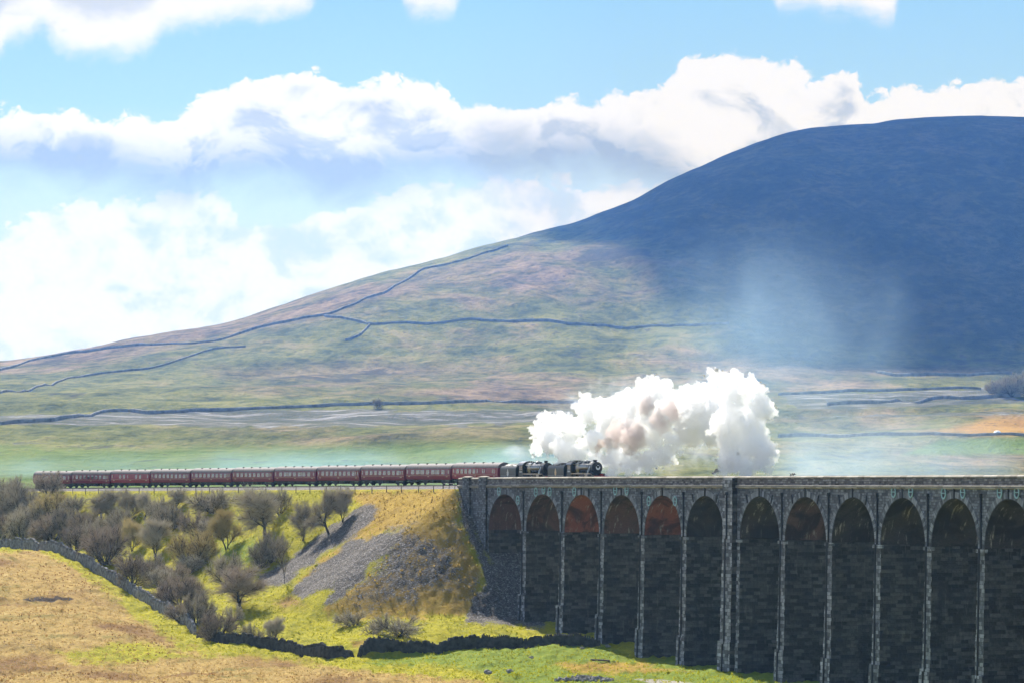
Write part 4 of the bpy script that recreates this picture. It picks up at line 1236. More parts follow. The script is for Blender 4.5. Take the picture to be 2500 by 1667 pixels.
# ------------------------------------------------------------------ grass tufts and rushes on the near ground
def blade_mat(name, a, b, rust=None):
    m, nt = new_mat(name); N = NT(nt)
    tc = N.n('ShaderNodeTexCoord').outputs['Object']
    c = N.ramp(N.math('ADD', N.math('MULTIPLY', N.noise(tc, .12, 3), .5), N.math('MULTIPLY', N.noise(tc, 2.2, 2), .5)), [(.38, a), (.62, b)])
    if rust:
        c = N.mix(N.math('MULTIPLY', N.sstep(N.noise(N.scale(tc, (1, .6, 1)), .06, 6, .65, .5), .50, .60), .85), c, rust)
        c = N.mix(N.math('MULTIPLY', N.sstep(N.noise(N.scale(tc, (1, .6, 1)), .045, 5, .65, .5), .56, .66), .7), c, (.17, .16, .03))
        c = N.mix(N.math('MULTIPLY', N.sstep(N.noise(N.scale(tc, (.6, 1, 1)), .16, 5, .7, .5), .58, .68), .7), c, (.62, .48, .26))
    d = N.n('ShaderNodeBsdfDiffuse', ins={'Color': c}); t = N.n('ShaderNodeBsdfTranslucent', ins={'Color': c})
    mx = N.n('ShaderNodeMixShader', ins={0: .45, 1: d.outputs[0], 2: t.outputs[0]})
    o = N.n('ShaderNodeOutputMaterial'); nt.links.new(mx.outputs[0], o.inputs[0]); return m


def tufts(name, mat, n, seed, chooser, h0, h1, kind_label):
    R = np.random.RandomState(seed)
    y = 440 + 330 * R.rand(n) ** 1.25; u = -30 + 2560 * R.rand(n); x = (u - CU) / F * y
    z = zground(x, y); v = HV - (z - CZ) / y * F
    s_, w_ = sw(x, y)
    ok = (v < 1690) & (v > 1190) & (w_ < -1.2) & chooser(u, v, x, y)
    x, y, z = x[ok], y[ok], z[ok]; n = len(x)
    V_ = np.zeros((n, 4, 3, 3), np.float32)
    for b in range(4):
        a = R.rand(n) * 6.283; h = h0 + (h1 - h0) * R.rand(n); wd = (.05 + .06 * R.rand(n)) * (h / h1 + .3); ln = .25 + .5 * R.rand(n)
        ox = (R.rand(n) - .5) * .3; oy = (R.rand(n) - .5) * .3
        bx, by = x + ox, y + oy
        ca, sa = np.cos(a), np.sin(a)
        V_[:, b, 0] = np.stack([bx - wd * ca, by - wd * sa, z - .08], -1); V_[:, b, 1] = np.stack([bx + wd * ca, by + wd * sa, z - .08], -1)
        V_[:, b, 2] = np.stack([bx - sa * h * ln, by + ca * h * ln, z + h], -1)
    me = bpy.data.meshes.new(name); V_ = V_.reshape(-1, 3); nf = len(V_) // 3
    me.vertices.add(len(V_)); me.vertices.foreach_set('co', V_.ravel()); me.loops.add(len(V_)); me.loops.foreach_set('vertex_index', np.arange(len(V_), dtype=np.int32))
    me.polygons.add(nf); me.polygons.foreach_set('loop_start', np.arange(nf, dtype=np.int32) * 3); me.update(calc_edges=True); me.materials.append(mat)
    o = bpy.data.objects.new(name, me); COL.objects.link(o); o['kind'] = 'stuff'; o['label'] = kind_label
    return o


def in_moor(u, v, x, y): return poly_mask(u, v, [(-900, 1338), (0, 1345), (100, 1348), (190, 1378), (270, 1440), (350, 1510), (440, 1570), (520, 1597), (700, 1612), (900, 1640), (1060, 1655), (1250, 1672), (1250, 2400), (-900, 2400)], 16, 14, 6) > .4


def in_scree(u, v): return np.maximum.reduce([poly_mask(u, v, [(900, 1225), (930, 1238), (890, 1290), (805, 1345), (745, 1385), (705, 1428), (640, 1432), (628, 1405), (700, 1365), (760, 1318), (835, 1265)], 9, 9, 1),
    poly_mask(u, v, [(850, 1322), (970, 1295), (990, 1310), (905, 1375), (880, 1420), (815, 1478), (790, 1480), (815, 1440), (780, 1440), (735, 1462), (712, 1450), (720, 1428), (790, 1370)], 10, 10, 2),
    poly_mask(u, v, [(1125, 1190), (1150, 1230), (1160, 1300), (1200, 1370), (1330, 1380), (1330, 1530), (1135, 1518), (1150, 1470), (1190, 1420), (1150, 1330), (1120, 1240)], 12, 9, 3)]) > .5


def in_cone(u, v): return poly_mask(u, v, [(860, 1195), (1110, 1190), (1130, 1250), (1170, 1400), (1180, 1460), (1120, 1500), (860, 1515), (780, 1490), (870, 1430), (960, 1300), (900, 1280)], 20, 12, 41) > .5


GM = blade_mat('straw_blades', (.28, .18, .05), (.54, .38, .15), (.20, .095, .03)); GG = blade_mat('green_blades', (.16, .18, .008), (.50, .46, .016)); GY = blade_mat('golden_blades', (.20, .135, .03), (.52, .36, .07), (.20, .14, .05))
tufts('moor_grass', GM, 45000, 1, in_moor, .1, .26, 'pale straw tussocks all over the brown moorland field')
tufts('pasture_grass', GG, 60000, 2, lambda u, v, x, y: ~in_moor(u, v, x, y) & ~in_scree(u, v) & ~in_cone(u, v), .08, .28, 'short yellow-green grass of the slope and valley floor')
tufts('bank_grass', GY, 60000, 3, lambda u, v, x, y: in_cone(u, v) & ~in_scree(u, v) & (np.random.RandomState(5).rand(len(u)) < np.where(v < 1310, .85, .55)), .15, .42, 'golden rough grass on the end of the embankment')

# ------------------------------------------------------------------ bare trees
def bark(name, a, b):
    m, nt = new_mat(name); N = NT(nt)
    tc = N.n('ShaderNodeTexCoord').outputs['Object']; oi = N.n('ShaderNodeObjectInfo').outputs['Random']
    f = N.math('ADD', N.math('MULTIPLY', N.noise(tc, 5.0, 3), .6), N.math('MULTIPLY', oi, .4))
    N.out(N.ramp(f, [(.3, a), (.75, b)]), .9, None, .1)
    return m


M['bark'] = bark('bark', (.022, .019, .017), (.06, .052, .045))
M['twig_grey'] = bark('grey_twigs', (.36, .315, .24), (.56, .50, .39))
M['twig_brown'] = bark('brown_twigs', (.33, .27, .21), (.50, .42, .33))
M['twig_buff'] = bark('buff_catkins', (.46, .38, .19), (.68, .57, .32))


def tree_proto(seed, style):
    r = random.Random(seed * 7 + 1); segs = []; tw = []

    def rot(d, ang, az):
        a = d.orthogonal().normalized(); b = d.cross(a)
        return (d * math.cos(ang) + (a * math.cos(az) + b * math.sin(az)) * math.sin(ang)).normalized()

    def branch(p, d, L, rad, lv, up, spread):
        n = 4
        for i in range(n):
            d = (d + Vector((r.gauss(0, .15), r.gauss(0, .15), r.gauss(0, .10) + up * .08))).normalized()
            p2 = p + d * (L / n); r2 = rad * .88
            segs.append((p, p2, rad, r2)); p = p2; rad = r2
            if lv >= 2:
                for _ in range(2 if lv == 2 else 3):
                    q = p - d * (L / n) * r.random(); t = (rot(d, r.uniform(.3, 1.0), r.uniform(0, 6.28)) + Vector((0, 0, .2))).normalized()
                    tw.append((q, t, r.uniform(.06, .14)))
            if lv < 3:
                for _ in range(1 if lv != 1 else r.choice((1, 2))):
                    branch(p, rot(d, r.uniform(.5, 1.0) * spread, r.uniform(0, 6.28)), L * r.uniform(.5, .78), rad * .6, lv + 1, up, spread)
        if lv < 3:
            for _ in range(2): branch(p, rot(d, r.uniform(.2, .6), r.uniform(0, 6.28)), L * r.uniform(.5, .7), rad * .75, lv + 1, up, spread)
        else:
            for _ in range(3): tw.append((p, rot(d, r.uniform(0, .6), r.uniform(0, 6.28)), r.uniform(.07, .16)))
    if style == 'open':
        branch(Vector((0, 0, 0)), Vector((.22, .05, 1)).normalized(), .26, .034, 0, .2, 1.0)
    elif style == 'tall':
        for a in range(2): branch(Vector((.02 * a, 0, 0)), Vector((-.22 + .44 * a, .1, 1)).normalized(), .30, .022, 0, .6, .8)
    elif style == 'bush':
        for k in range(7):
            a = k * .9 + r.random(); e = r.uniform(.25, 1.0); branch(Vector((.03 * math.cos(a), .03 * math.sin(a), 0)), Vector((e * math.cos(a), e * math.sin(a), 1)).normalized(), .40, .016, 1, .45, 1.0)
    elif style == 'dome':
        for k in range(11):
            a = k * .8 + r.random(); e = r.uniform(.2, 2.2); branch(Vector((.06 * math.cos(a), .06 * math.sin(a), 0)), Vector((e * math.cos(a), e * math.sin(a), .9)).normalized(), .38, .013, 1, .4, 1.0)
    elif style == 'low':
        for k in range(6):
            a = r.uniform(0, 6.28); branch(Vector((.07 * k, 0, 0)), Vector((1.1 * math.cos(a) + .4, .8 * math.sin(a), .6)).normalized(), .36, .016, 1, .15, 1.0)
    elif style == 'sapling':
        branch(Vector((0, 0, 0)), Vector((.05, 0, 1)).normalized(), .5, .014, 1, 1.0, .7)
    # normalise to a unit high, unit wide crown
    P_ = np.array([s[1] for s in segs] + [q + t * l for q, t, l in tw])
    zmax = np.percentile(P_[:, 2], 99.0); wx = np.percentile(P_[:, 0], 97.5) - np.percentile(P_[:, 0], 2.5); wy = np.percentile(P_[:, 1], 97.5) - np.percentile(P_[:, 1], 2.5)
    k = Vector((1 / wx, 1 / wy, 1 / zmax))

    def sc(p): return Vector((p.x * k.x, p.y * k.y, max(p.z, -.01) * k.z))
    tb = MB()
    for a, b, ra, rb in segs:
        if ra < .0015: continue
        tb.tube(sc(a), sc(b), max(ra * 1.25, .0048), max(rb * 1.25, .0042), 5, False)
    V_, F_ = [], []
    for q, t, l in tw:
        q2 = sc(q); t2 = sc(q + t * l) - q2; sd = t2.cross(Vector((r.gauss(0, 1), r.gauss(0, 1), r.gauss(0, 1)))).normalized() * .0025
        m = q2 + t2 * .55 + Vector((r.gauss(0, .006), r.gauss(0, .006), r.gauss(0, .006)))
        i = len(V_); V_ += [tuple(q2 - sd), tuple(q2 + sd), tuple(m + sd * .7), tuple(m - sd * .7), tuple(q2 + t2)]; F_ += [(i, i + 1, i + 2, i + 3), (i + 3, i + 2, i + 4)]
        for _ in range(2):      # side twiglets
            d2 = (t2.normalized() + Vector((r.gauss(0, .6), r.gauss(0, .6), r.gauss(0, .5)))).normalized() * t2.length * r.uniform(.4, .7)
            b0 = q2 + t2 * r.uniform(.2, .8); i = len(V_); V_ += [tuple(b0 - sd * .7), tuple(b0 + sd * .7), tuple(b0 + d2)]; F_.append((i, i + 1, i + 2))
    print('tree', style, seed, len(segs), len(tw))
    tm = bpy.data.meshes.new('trunk'); tm.from_pydata(tb.v, [], tb.f); tm.materials.append(M['bark'])
    out = [tm]
    for mk in ('twig_grey', 'twig_brown', 'twig_buff'):
        cm = bpy.data.meshes.new('crown'); cm.from_pydata(V_, [], F_); cm.materials.append(M[mk]); out.append(cm)
    return out


PROTO = {}
for st, ns in (('open', 3), ('tall', 2), ('bush', 3), ('dome', 3), ('low', 2), ('sapling', 2)):
    PROTO[st] = [tree_proto(hash_ + 50 * len(st), st) for hash_ in range(ns)]

TREES = [  # base u, v, crown top v, crown width, style, twig colour, label
    (588, 1489, 1378, 112, 'open', 1, 'largest dark bare tree, thick trunk leaning left at the right edge of the thicket'),
    (323, 1434, 1351, 82, 'bush', 1, 'round dense bare bush standing against the stone wall, short forked trunk'),
    (256, 1377, 1280, 108, 'dome', 1, 'broad grey bare tree with a leaning dark trunk, above the round bush by the wall'),
    (246, 1270, 1194, 80, 'open', 0, 'crooked dark open tree under the second coach from the tail'),
    (128, 1264, 1200, 96, 'dome', 2, 'pale buff dome of catkins just under the last coach'),
    (318, 1268, 1197, 56, 'tall', 0, 'slim twin-stemmed bare tree below the third coach from the tail'),
    (352, 1268, 1198, 64, 'open', 0, 'bare tree with arching limbs beside the slim twin-stemmed one'),
    (434, 1243, 1190, 56, 'open', 0, 'small dark tree alone on yellow grass near the embankment top'),
    (520, 1252, 1196, 116, 'dome', 0, 'wide hazy grey scrub spreading along the embankment top'),
    (552, 1342, 1244, 70, 'tall', 2, 'tall tree with a pale yellowish top right of the thicket'),
    (470, 1382, 1294, 130, 'dome', 2, 'big pale-tipped dome bush in the middle of the thicket'),
    (322, 1346, 1266, 54, 'tall', 2, 'thin tree with a cream coloured top in the middle of the slope'),
    (378, 1360, 1266, 72, 'tall', 0, 'upright tree with several thin dark stems in the middle of the slope'),
    (50, 1326, 1244, 60, 'bush', 0, 'dark forked tree behind the left end of the curving wall'),
    (30, 1262, 1172, 110, 'dome', 0, 'tall dark grey thicket tree at the left edge, reaching the railway'),
    (120, 1212, 1152, 72, 'bush', 1, 'twiggy bush in front of the last coach'),
    (4, 1324, 1252, 64, 'bush', 1, 'brownish bush cut by the left edge of the picture, behind the wall'),
    (130, 1324, 1256, 106, 'dome', 1, 'wide mauve-grey bush below the pale buff dome'),
    (184, 1348, 1282, 66, 'bush', 1, 'dense brown-grey bush pressed against the bend of the wall'),
    (648, 1312, 1188, 108, 'open', 0, 'tallest open tree with long curving limbs on the bright grass slope'),
    (662, 1374, 1296, 72, 'bush', 0, 'spreading many-stemmed bare tree at the top end of the grey scree gully'),
    (396, 1446, 1386, 64, 'bush', 0, 'fine twigged bush right of the round bush by the wall'),
    (442, 1478, 1408, 110, 'dome', 1, 'wide brown thicket bush left of the largest dark tree'),
    (482, 1524, 1448, 86, 'dome', 0, 'grey bush below the largest dark tree, beside the wall'),
    (528, 1567, 1494, 88, 'bush', 1, 'dark bush beside the corner of the two stone walls'),
    (604, 1566, 1520, 58, 'low', 0, 'small pale bush on the low ground left of the thin leaning tree'),
    (671, 1567, 1506, 44, 'tall', 0, 'thin leaning tree beside the dark stone wall, apart from the thicket'),
    (464, 1400, 1352, 70, 'bush', 0, 'low fine bush under the big pale-tipped dome'),
    (803, 1303, 1190, 78, 'open', 0, 'dark round-headed tree on the upper edge of the grey scree gully'),
    (740, 1322, 1224, 60, 'open', 0, 'slender tree left of the round-headed one on the scree edge'),
    (836, 1275, 1192, 46, 'tall', 0, 'narrow tree just right of the round-headed one by the scree'),
    (855, 1216, 1186, 24, 'sapling', 0, 'tiny sapling at the embankment top above the scree gully'),
    (695, 1425, 1316, 44, 'sapling', 0, 'thin bare sapling rising from the foot of the scree gully'),
    (850, 1530, 1490, 78, 'low', 0, 'low windblown bush with a leaning stem below the big scree'),
    (930, 1484, 1444, 34, 'sapling', 0, 'small dead sapling leaning on the straw grass of the cone'),
    (978, 1552, 1500, 112, 'low', 0, 'wide low black-limbed bush near the grassy mound'),
    (914, 1547, 1512, 50, 'low', 0, 'small fine bush just left of the wide black-limbed one'),
    (78, 1298, 1226, 84, 'dome', 0, 'grey bush between the left thicket tree and the pale buff dome'),
    (212, 1320, 1246, 84, 'dome', 1, 'mauve-grey bush left of the broad leaning-trunk tree'),
    (286, 1316, 1262, 64, 'bush', 0, 'soft grey bush above the broad leaning-trunk tree'),
    (412, 1300, 1236, 84, 'dome', 0, 'grey bush in the gap under the small dark lone tree'),
    (476, 1308, 1250, 84, 'dome', 1, 'brown-grey bush under the wide hazy scrub'),
    (512, 1318, 1268, 70, 'bush', 0, 'light grey bush left of the tall pale-topped tree'),
    (372, 1426, 1350, 62, 'bush', 0, 'fine grey bush left of the big pale-tipped dome'),
    (428, 1432, 1374, 74, 'bush', 1, 'brown bush below the big pale-tipped dome'),
    (556, 1436, 1352, 80, 'bush', 0, 'hazy grey bush behind the largest dark tree'),
    (400, 1476, 1432, 60, 'bush', 1, 'low brown bush leaning over the wall, left of the wide thicket bush'),
    (682, 1258, 1196, 62, 'bush', 0, 'soft bush to the right of the tallest open tree near the fence'),
    (636, 1388, 1328, 60, 'bush', 0, 'small bush left of the many-stemmed tree by the scree gully'),
    (20, 1220, 1164, 70, 'bush', 0, 'bush on the skyline of the embankment left of the last coach'),
    (566, 1520, 1476, 52, 'low', 0, 'low twiggy bush under the trunk of the largest dark tree'),
    (300, 1300, 1240, 70, 'dome', 0, 'hazy grey bush between the third and fourth trees under the fence'),
    (160, 1300, 1238, 76, 'dome', 0, 'grey bush just right of the pale buff dome'),
    (60, 1262, 1196, 90, 'dome', 0, 'dense grey bush right of the tall thicket tree at the left edge'),
    (0, 1290, 1226, 80, 'dome', 1, 'brownish bush at the left edge below the tall thicket tree'),
    (240, 1318, 1262, 70, 'dome', 0, 'grey bush just left of the soft grey bush'),
    (390, 1276, 1216, 70, 'dome', 0, 'grey bush left of the small dark lone tree'),
    (180, 1262, 1208, 60, 'bush', 0, 'grey bush between the buff dome and the crooked open tree'),
    (440, 1520, 1470, 60, 'bush', 1, 'brown bush just above the lower bend of the wall'),
]
tr_ = random.Random(77)
cnt = {}
for (u, v, vt, wpx, st, ci, lab) in TREES:
    p = ray_ground(u, v)
    h = (v - vt) / F * p.y * 1.02; w = wpx / F * p.y * .96
    k = cnt.get(st, 0); cnt[st] = k + 1
    pr = PROTO[st][k % len(PROTO[st])]
    nm = 'bare_tree' if st in ('open', 'tall', 'sapling') else 'bare_bush'
    o = empty(nm, p - Vector((0, 0, .1)), tr_.uniform(0, 6.28) if k >= len(PROTO[st]) else 0.0, label=lab, cat='tree' if nm == 'bare_tree' else 'bush', group='bare trees and bushes on the embankment')
    o.scale = (w, w * tr_.uniform(.9, 1.1), h)
    if u == 588: o.rotation_euler[2] = math.pi
    for nm2, me in (('trunk', pr[0]), ('crown', pr[1 + ci])):
        c = bpy.data.objects.new(nm2, me); COL.objects.link(c); c.parent = o
# trees by the far fields
for k, (u, v, vt, wpx) in enumerate(((2436, 966, 926, 56), (2470, 968, 916, 64), (2505, 968, 910, 60), (2452, 956, 922, 40), (2490, 955, 918, 44))):
    p = ray_hill(u, v); h = (v - vt) / F * p.y; w = wpx / F * p.y
    pr = PROTO['dome'][k % 3]
    o = empty('far_tree', p, k * 1.3, label='dark tree in the far clump at the right edge, ' + ('leftmost, lit on its left side', 'in the middle of the front', 'cut by the picture edge', 'behind the leftmost one', 'at the back between two others')[k], cat='tree', group='far trees beside the limestone fields')
    o.scale = (w, w, h)
    for nm2, me in (('trunk', pr[0]), ('crown', pr[1])):
        c = bpy.data.objects.new(nm2, me); COL.objects.link(c); c.parent = o
p = ray_hill(922, 998)
o = empty('far_tree', p, 0, label='tiny lone tree by the long wall above the limestone pavement', cat='tree', group='far trees beside the limestone fields'); o.scale = (4, 4, 4)
for nm2, me in (('trunk', PROTO['bush'][0][0]), ('crown', PROTO['bush'][0][1])):
    c = bpy.data.objects.new(nm2, me); COL.objects.link(c); c.parent = o

# ------------------------------------------------------------------ steam and smoke
def puff_mesh(name, balls, seed, vox, mat, disp=.5, kids=(9, 6)):
    """balls: (centre, radius); grows cauliflower lumps over them and fuses all into one skin"""
    r = random.Random(seed); allb = []
    for c, R in balls:
        allb.append((c, R))
        for _ in range(kids[0]):
            d = Vector((r.gauss(0, 1), r.gauss(0, 1), r.gauss(0, 1) + .25)).normalized(); R2 = R * r.uniform(.28, .48); c2 = c + d * R * r.uniform(.75, .98); allb.append((c2, R2))
            for _ in range(kids[1]):
                d2 = (d * .6 + Vector((r.gauss(0, 1), r.gauss(0, 1), r.gauss(0, 1))).normalized()).normalized(); R3 = R2 * r.uniform(.28, .5); allb.append((c2 + d2 * R2 * .92, R3))
    ico = bpy.data.meshes.new('tmp'); import bmesh
    b = bmesh.new(); bmesh.ops.create_icosphere(b, subdivisions=2, radius=1); b.to_mesh(ico); b.free()
    iv = np.array([v.co[:] for v in ico.vertices]); iff = np.array([p.vertices[:] for p in ico.polygons])
    V_ = np.concatenate([iv * R + np.array(c) for c, R in allb]); F_ = np.concatenate([iff + len(iv) * i for i in range(len(allb))])
    me = bpy.data.meshes.new(name); me.from_pydata(V_.tolist(), [], F_.tolist())
    o = bpy.data.objects.new(name, me); COL.objects.link(o)
    md = o.modifiers.new('r', 'REMESH'); md.mode = 'VOXEL'; md.voxel_size = vox
    sm = o.modifiers.new('s', 'SMOOTH'); sm.factor = .5; sm.iterations = 2
    for tn, sc_, stg in (('puff_large', 1.5, -disp * 1.3), ('puff_small', .62, -disp * .75)):
        t = bpy.data.textures.new(tn, 'VORONOI'); t.noise_scale = sc_; t.distance_metric = 'DISTANCE'
        dm = o.modifiers.new('d', 'DISPLACE'); dm.texture = t; dm.strength = stg; dm.mid_level = .4; dm.texture_coords = 'GLOBAL'
    t = bpy.data.textures.new('puff_rough', 'CLOUDS'); t.noise_scale = .5; t.noise_depth = 4
    dm = o.modifiers.new('d', 'DISPLACE'); dm.texture = t; dm.strength = disp * .9; dm.mid_level = .5; dm.texture_coords = 'GLOBAL'
    dg = bpy.context.evaluated_depsgraph_get(); m2 = bpy.data.meshes.new_from_object(o.evaluated_get(dg))
    o.modifiers.clear(); o.data = m2; bpy.data.meshes.remove(me); bpy.data.meshes.remove(ico)
    m2.name = name; m2.materials.clear(); m2.materials.append(mat)
    m2.polygons.foreach_set('use_smooth', np.ones(len(m2.polygons), dtype=bool))
    return o


def sss_mat(name, col, rad, scale):
    m, nt = new_mat(name); N = NT(nt)
    b = N.out(col, 1.0, None, 0.0)
    b.subsurface_method = 'RANDOM_WALK'
    b.inputs['Subsurface Weight'].default_value = 1.0
    b.inputs['Subsurface Radius'].default_value = rad
    b.inputs['Subsurface Scale'].default_value = scale
    return m




def vol_mat(name, col, dens, an):
    m, nt = new_mat(name); N = NT(nt)
    pv = N.n('ShaderNodeVolumePrincipled', ins={'Color': (*col, 1), 'Density': dens, 'Anisotropy': an})
    o_ = N.n('ShaderNodeOutputMaterial'); nt.links.new(pv.outputs[0], o_.inputs['Volume'])
    return m


M['steam'] = vol_mat('steam', (.999, .998, .997), .95, .3)
M['smoke'] = vol_mat('sooty_steam', (.76, .68, .66), .5, .3)  # smoke made denser so it also paints grey-brown shading into the steam
M['smoke_brown'] = vol_mat('brown_smoke', (.60, .44, .34), .55, .3)


def SB(u, v, rpx, dy=0.0):
    s = s_at_u(u, WT); Y = T(s, WT + 3.2).y + dy + rpx / 15.5 * .35
    return (P(u, v, Y), rpx / F * Y)


steam_b = [SB(*q) for q in (
    (1312, 1095, 20), (1316, 1055, 24), (1335, 1030, 26), (1345, 1075, 34), (1368, 1032, 28), (1385, 1100, 34), (1400, 1045, 34), (1420, 992, 20), (1432, 975, 18), (1440, 1005, 32), (1455, 1075, 36),
    (1475, 1000, 28), (1500, 1030, 46), (1510, 985, 22), (1535, 970, 22), (1555, 1000, 42), (1570, 945, 24), (1590, 938, 24), (1612, 945, 24), (1600, 985, 46), (1632, 965, 20), (1560, 1060, 46, 2),
    (1620, 1040, 44, 2), (1650, 1000, 44), (1668, 965, 18), (1690, 950, 18), (1700, 990, 40), (1715, 945, 18), (1735, 918, 16), (1750, 912, 14), (1690, 1050, 46, 2), (1680, 980, 36), (1718, 972, 32), (1738, 948, 20), (1705, 1015, 48), (1742, 1050, 44, 1), (1745, 1005, 40, 1),
    (1770, 935, 26), (1790, 925, 24), (1800, 965, 42), (1830, 945, 28), (1850, 960, 24), (1855, 990, 34), (1868, 1010, 22), (1790, 1030, 56), (1840, 1050, 36), (1850, 1095, 42), (1870, 1100, 26), (1800, 1100, 50, 1), (1775, 1135, 30), (1820, 1140, 30),
    (1865, 1130, 24), (1500, 1120, 32, 1), (1545, 1130, 28, 1), (1585, 1125, 32, 1), (1625, 1110, 30, 1), (1650, 1080, 28, 2), (1495, 1150, 18, 1), (1455, 1125, 24, 1.5), (1420, 1110, 24, 1.5), (1748, 1150, 12))]
st = puff_mesh('steam_cloud', steam_b, 5, .19, M['steam'], 1.0, (11, 6))
tag(st, 'billowing white steam cloud rising over the locomotives and drifting right', 'steam', kind='stuff')
sm_b = [SB(*q) for q in ((1490, 1078, 22, -4.6), (1515, 1055, 32, -5), (1545, 1065, 32, -4.6), (1500, 1062, 22, -5), (1560, 1050, 24, -4.4), (1540, 1088, 26, -4.6))]
so = puff_mesh('smoke_puff', sm_b, 9, .2, M['smoke'], .5, (10, 5)); tag(so, 'grey-brown puff of sooty smoke in front of the white steam', 'smoke', kind='stuff')
sm_b = [SB(*q) for q in ((1608, 1020, 26, -5.0), (1640, 988, 28, -4.6), (1620, 1045, 18, -5.0), (1575, 985, 26, -4.2), (1650, 1010, 22, -4.6))]
so = puff_mesh('smoke_puff', sm_b, 12, .2, M['smoke'], .5, (10, 5)); tag(so, 'upper mauve-grey smoke streak within the white steam', 'smoke', kind='stuff')
sm_b = [SB(*q) for q in ((1455, 1112, 5, -1.6), (1457, 1103, 7, -1.7), (1460, 1092, 10, -2.4), (1468, 1082, 12, -3.2), (1478, 1078, 11, -3.8))]
so = puff_mesh('smoke_puff', sm_b, 14, .14, M['smoke_brown'], .3, (8, 4)); tag(so, 'brown smoke jet straight above the leading chimney', 'smoke', kind='stuff')
sm_b = [SB(*q) for q in ((1338, 1114, 6, -1.6), (1336, 1104, 9, -1), (1335, 1090, 16, 0), (1338, 1070, 20, 1))]
so = puff_mesh('steam_jet', sm_b, 15, .16, M['steam'], .3, (8, 4)); tag(so, 'white steam jet straight above the second chimney', 'steam', kind='stuff')


def veil(name, label, u0, u1, v0, v1, Y, depth, dens, seed, nsc=.09, col=(.80, .88, 1.0), zs=1.0, soft=False):
    c = P((u0 + u1) / 2, (v0 + v1) / 2, Y); rx = (u1 - u0) / 2 / F * Y; rz = (v1 - v0) / 2 / F * Y
    mb = MB(); mb.lathe([(math.cos(a) * -1, max(.01, math.sin(a))) for a in [math.pi * k / 14 for k in range(15)]], 'z', n=24)
    m, nt = new_mat(name); N = NT(nt)
    tc = N.n('ShaderNodeTexCoord').outputs['Object']
    wp = N.n('ShaderNodeVectorMath', operation='MULTIPLY', ins={0: tc, 1: (rx, depth, rz)}).outputs[0]
    r2 = N.n('ShaderNodeVectorMath', operation='LENGTH', ins={0: tc}).outputs['Value']
    wpo = N.n('ShaderNodeVectorMath', operation='ADD', ins={0: N.scale(wp, (1, 1, zs)), 1: (seed * 31.7, seed * 11.3, seed * 5.1)}).outputs[0]
    nz = N.noise(wpo, nsc, 4, .55, .6)
    d = N.math('MULTIPLY', N.sstep(N.math('ADD', r2, N.math('MULTIPLY', N.math('SUBTRACT', .5, nz), 1.1)), 1.0, .25), N.sstep(nz, .28, .78))
    if soft: d = N.math('MULTIPLY', N.sstep(N.math('ADD', r2, N.math('MULTIPLY', N.math('SUBTRACT', .5, nz), .5)), 1.0, .0), N.math('ADD', .4, N.math('MULTIPLY', N.sstep(nz, .2, .8), .6)))
    d = N.math('MULTIPLY', d, N.sstep(r2, 1.0, .75))
    pv = N.n('ShaderNodeVolumePrincipled', ins={'Color': (*col, 1), 'Density': N.math('MULTIPLY', d, dens), 'Anisotropy': .35})
    o_ = N.n('ShaderNodeOutputMaterial'); nt.links.new(pv.outputs[0], o_.inputs['Volume'])
    o = mb.build(name, m, None, True, c); o.scale = (rx, depth, rz)
    tag(o, label, 'smoke', kind='stuff'); return o


veil('smoke_veil', 'thin blue-white smoke rising over the shaded fell above the steam', 1440, 2340, 440, 1310, 645, 16, .019, 1, .06, (.55, .78, 1.0), .8, True)
veil('smoke_veil', 'narrow wisp of smoke rising highest against the shaded fell', 1600, 1960, 470, 1150, 655, 10, .010, 4, .09, (.55, .78, 1.0), .7, True)
veil('smoke_veil', 'ragged thin vapour at the edges of the white steam cloud', 1270, 1930, 880, 1180, 551, 6.5, .13, 6, .5, (.9, .95, 1.0))
veil('smoke_veil', 'low pale smoke drifting behind the parapet on the right', 1740, 2580, 960, 1330, 570, 16, .052, 2, .07, (.58, .76, 1.0), 1.0, True)
veil('mist', 'thin blue mist lying over the low field behind the train', -300, 2700, 1072, 1230, 960, 60, .010, 5, .02, (.46, .74, 1.0))
veil('smoke_veil', 'small wisp of steam behind the first tender', 1215, 1300, 1080, 1130, 575, 3, .22, 3, .3)

# ------------------------------------------------------------------ clouds that shade the fell (above the picture) and the field behind the train
SUN_AZ, SUN_EL = math.radians(-16), math.radians(42)
TS = Vector((math.sin(SUN_AZ) * math.cos(SUN_EL), math.cos(SUN_AZ) * math.cos(SUN_EL), math.sin(SUN_EL)))
M['cloud'] = mat_simple('cloud_white', (.8, .8, .82), 1, 0, var=.05)


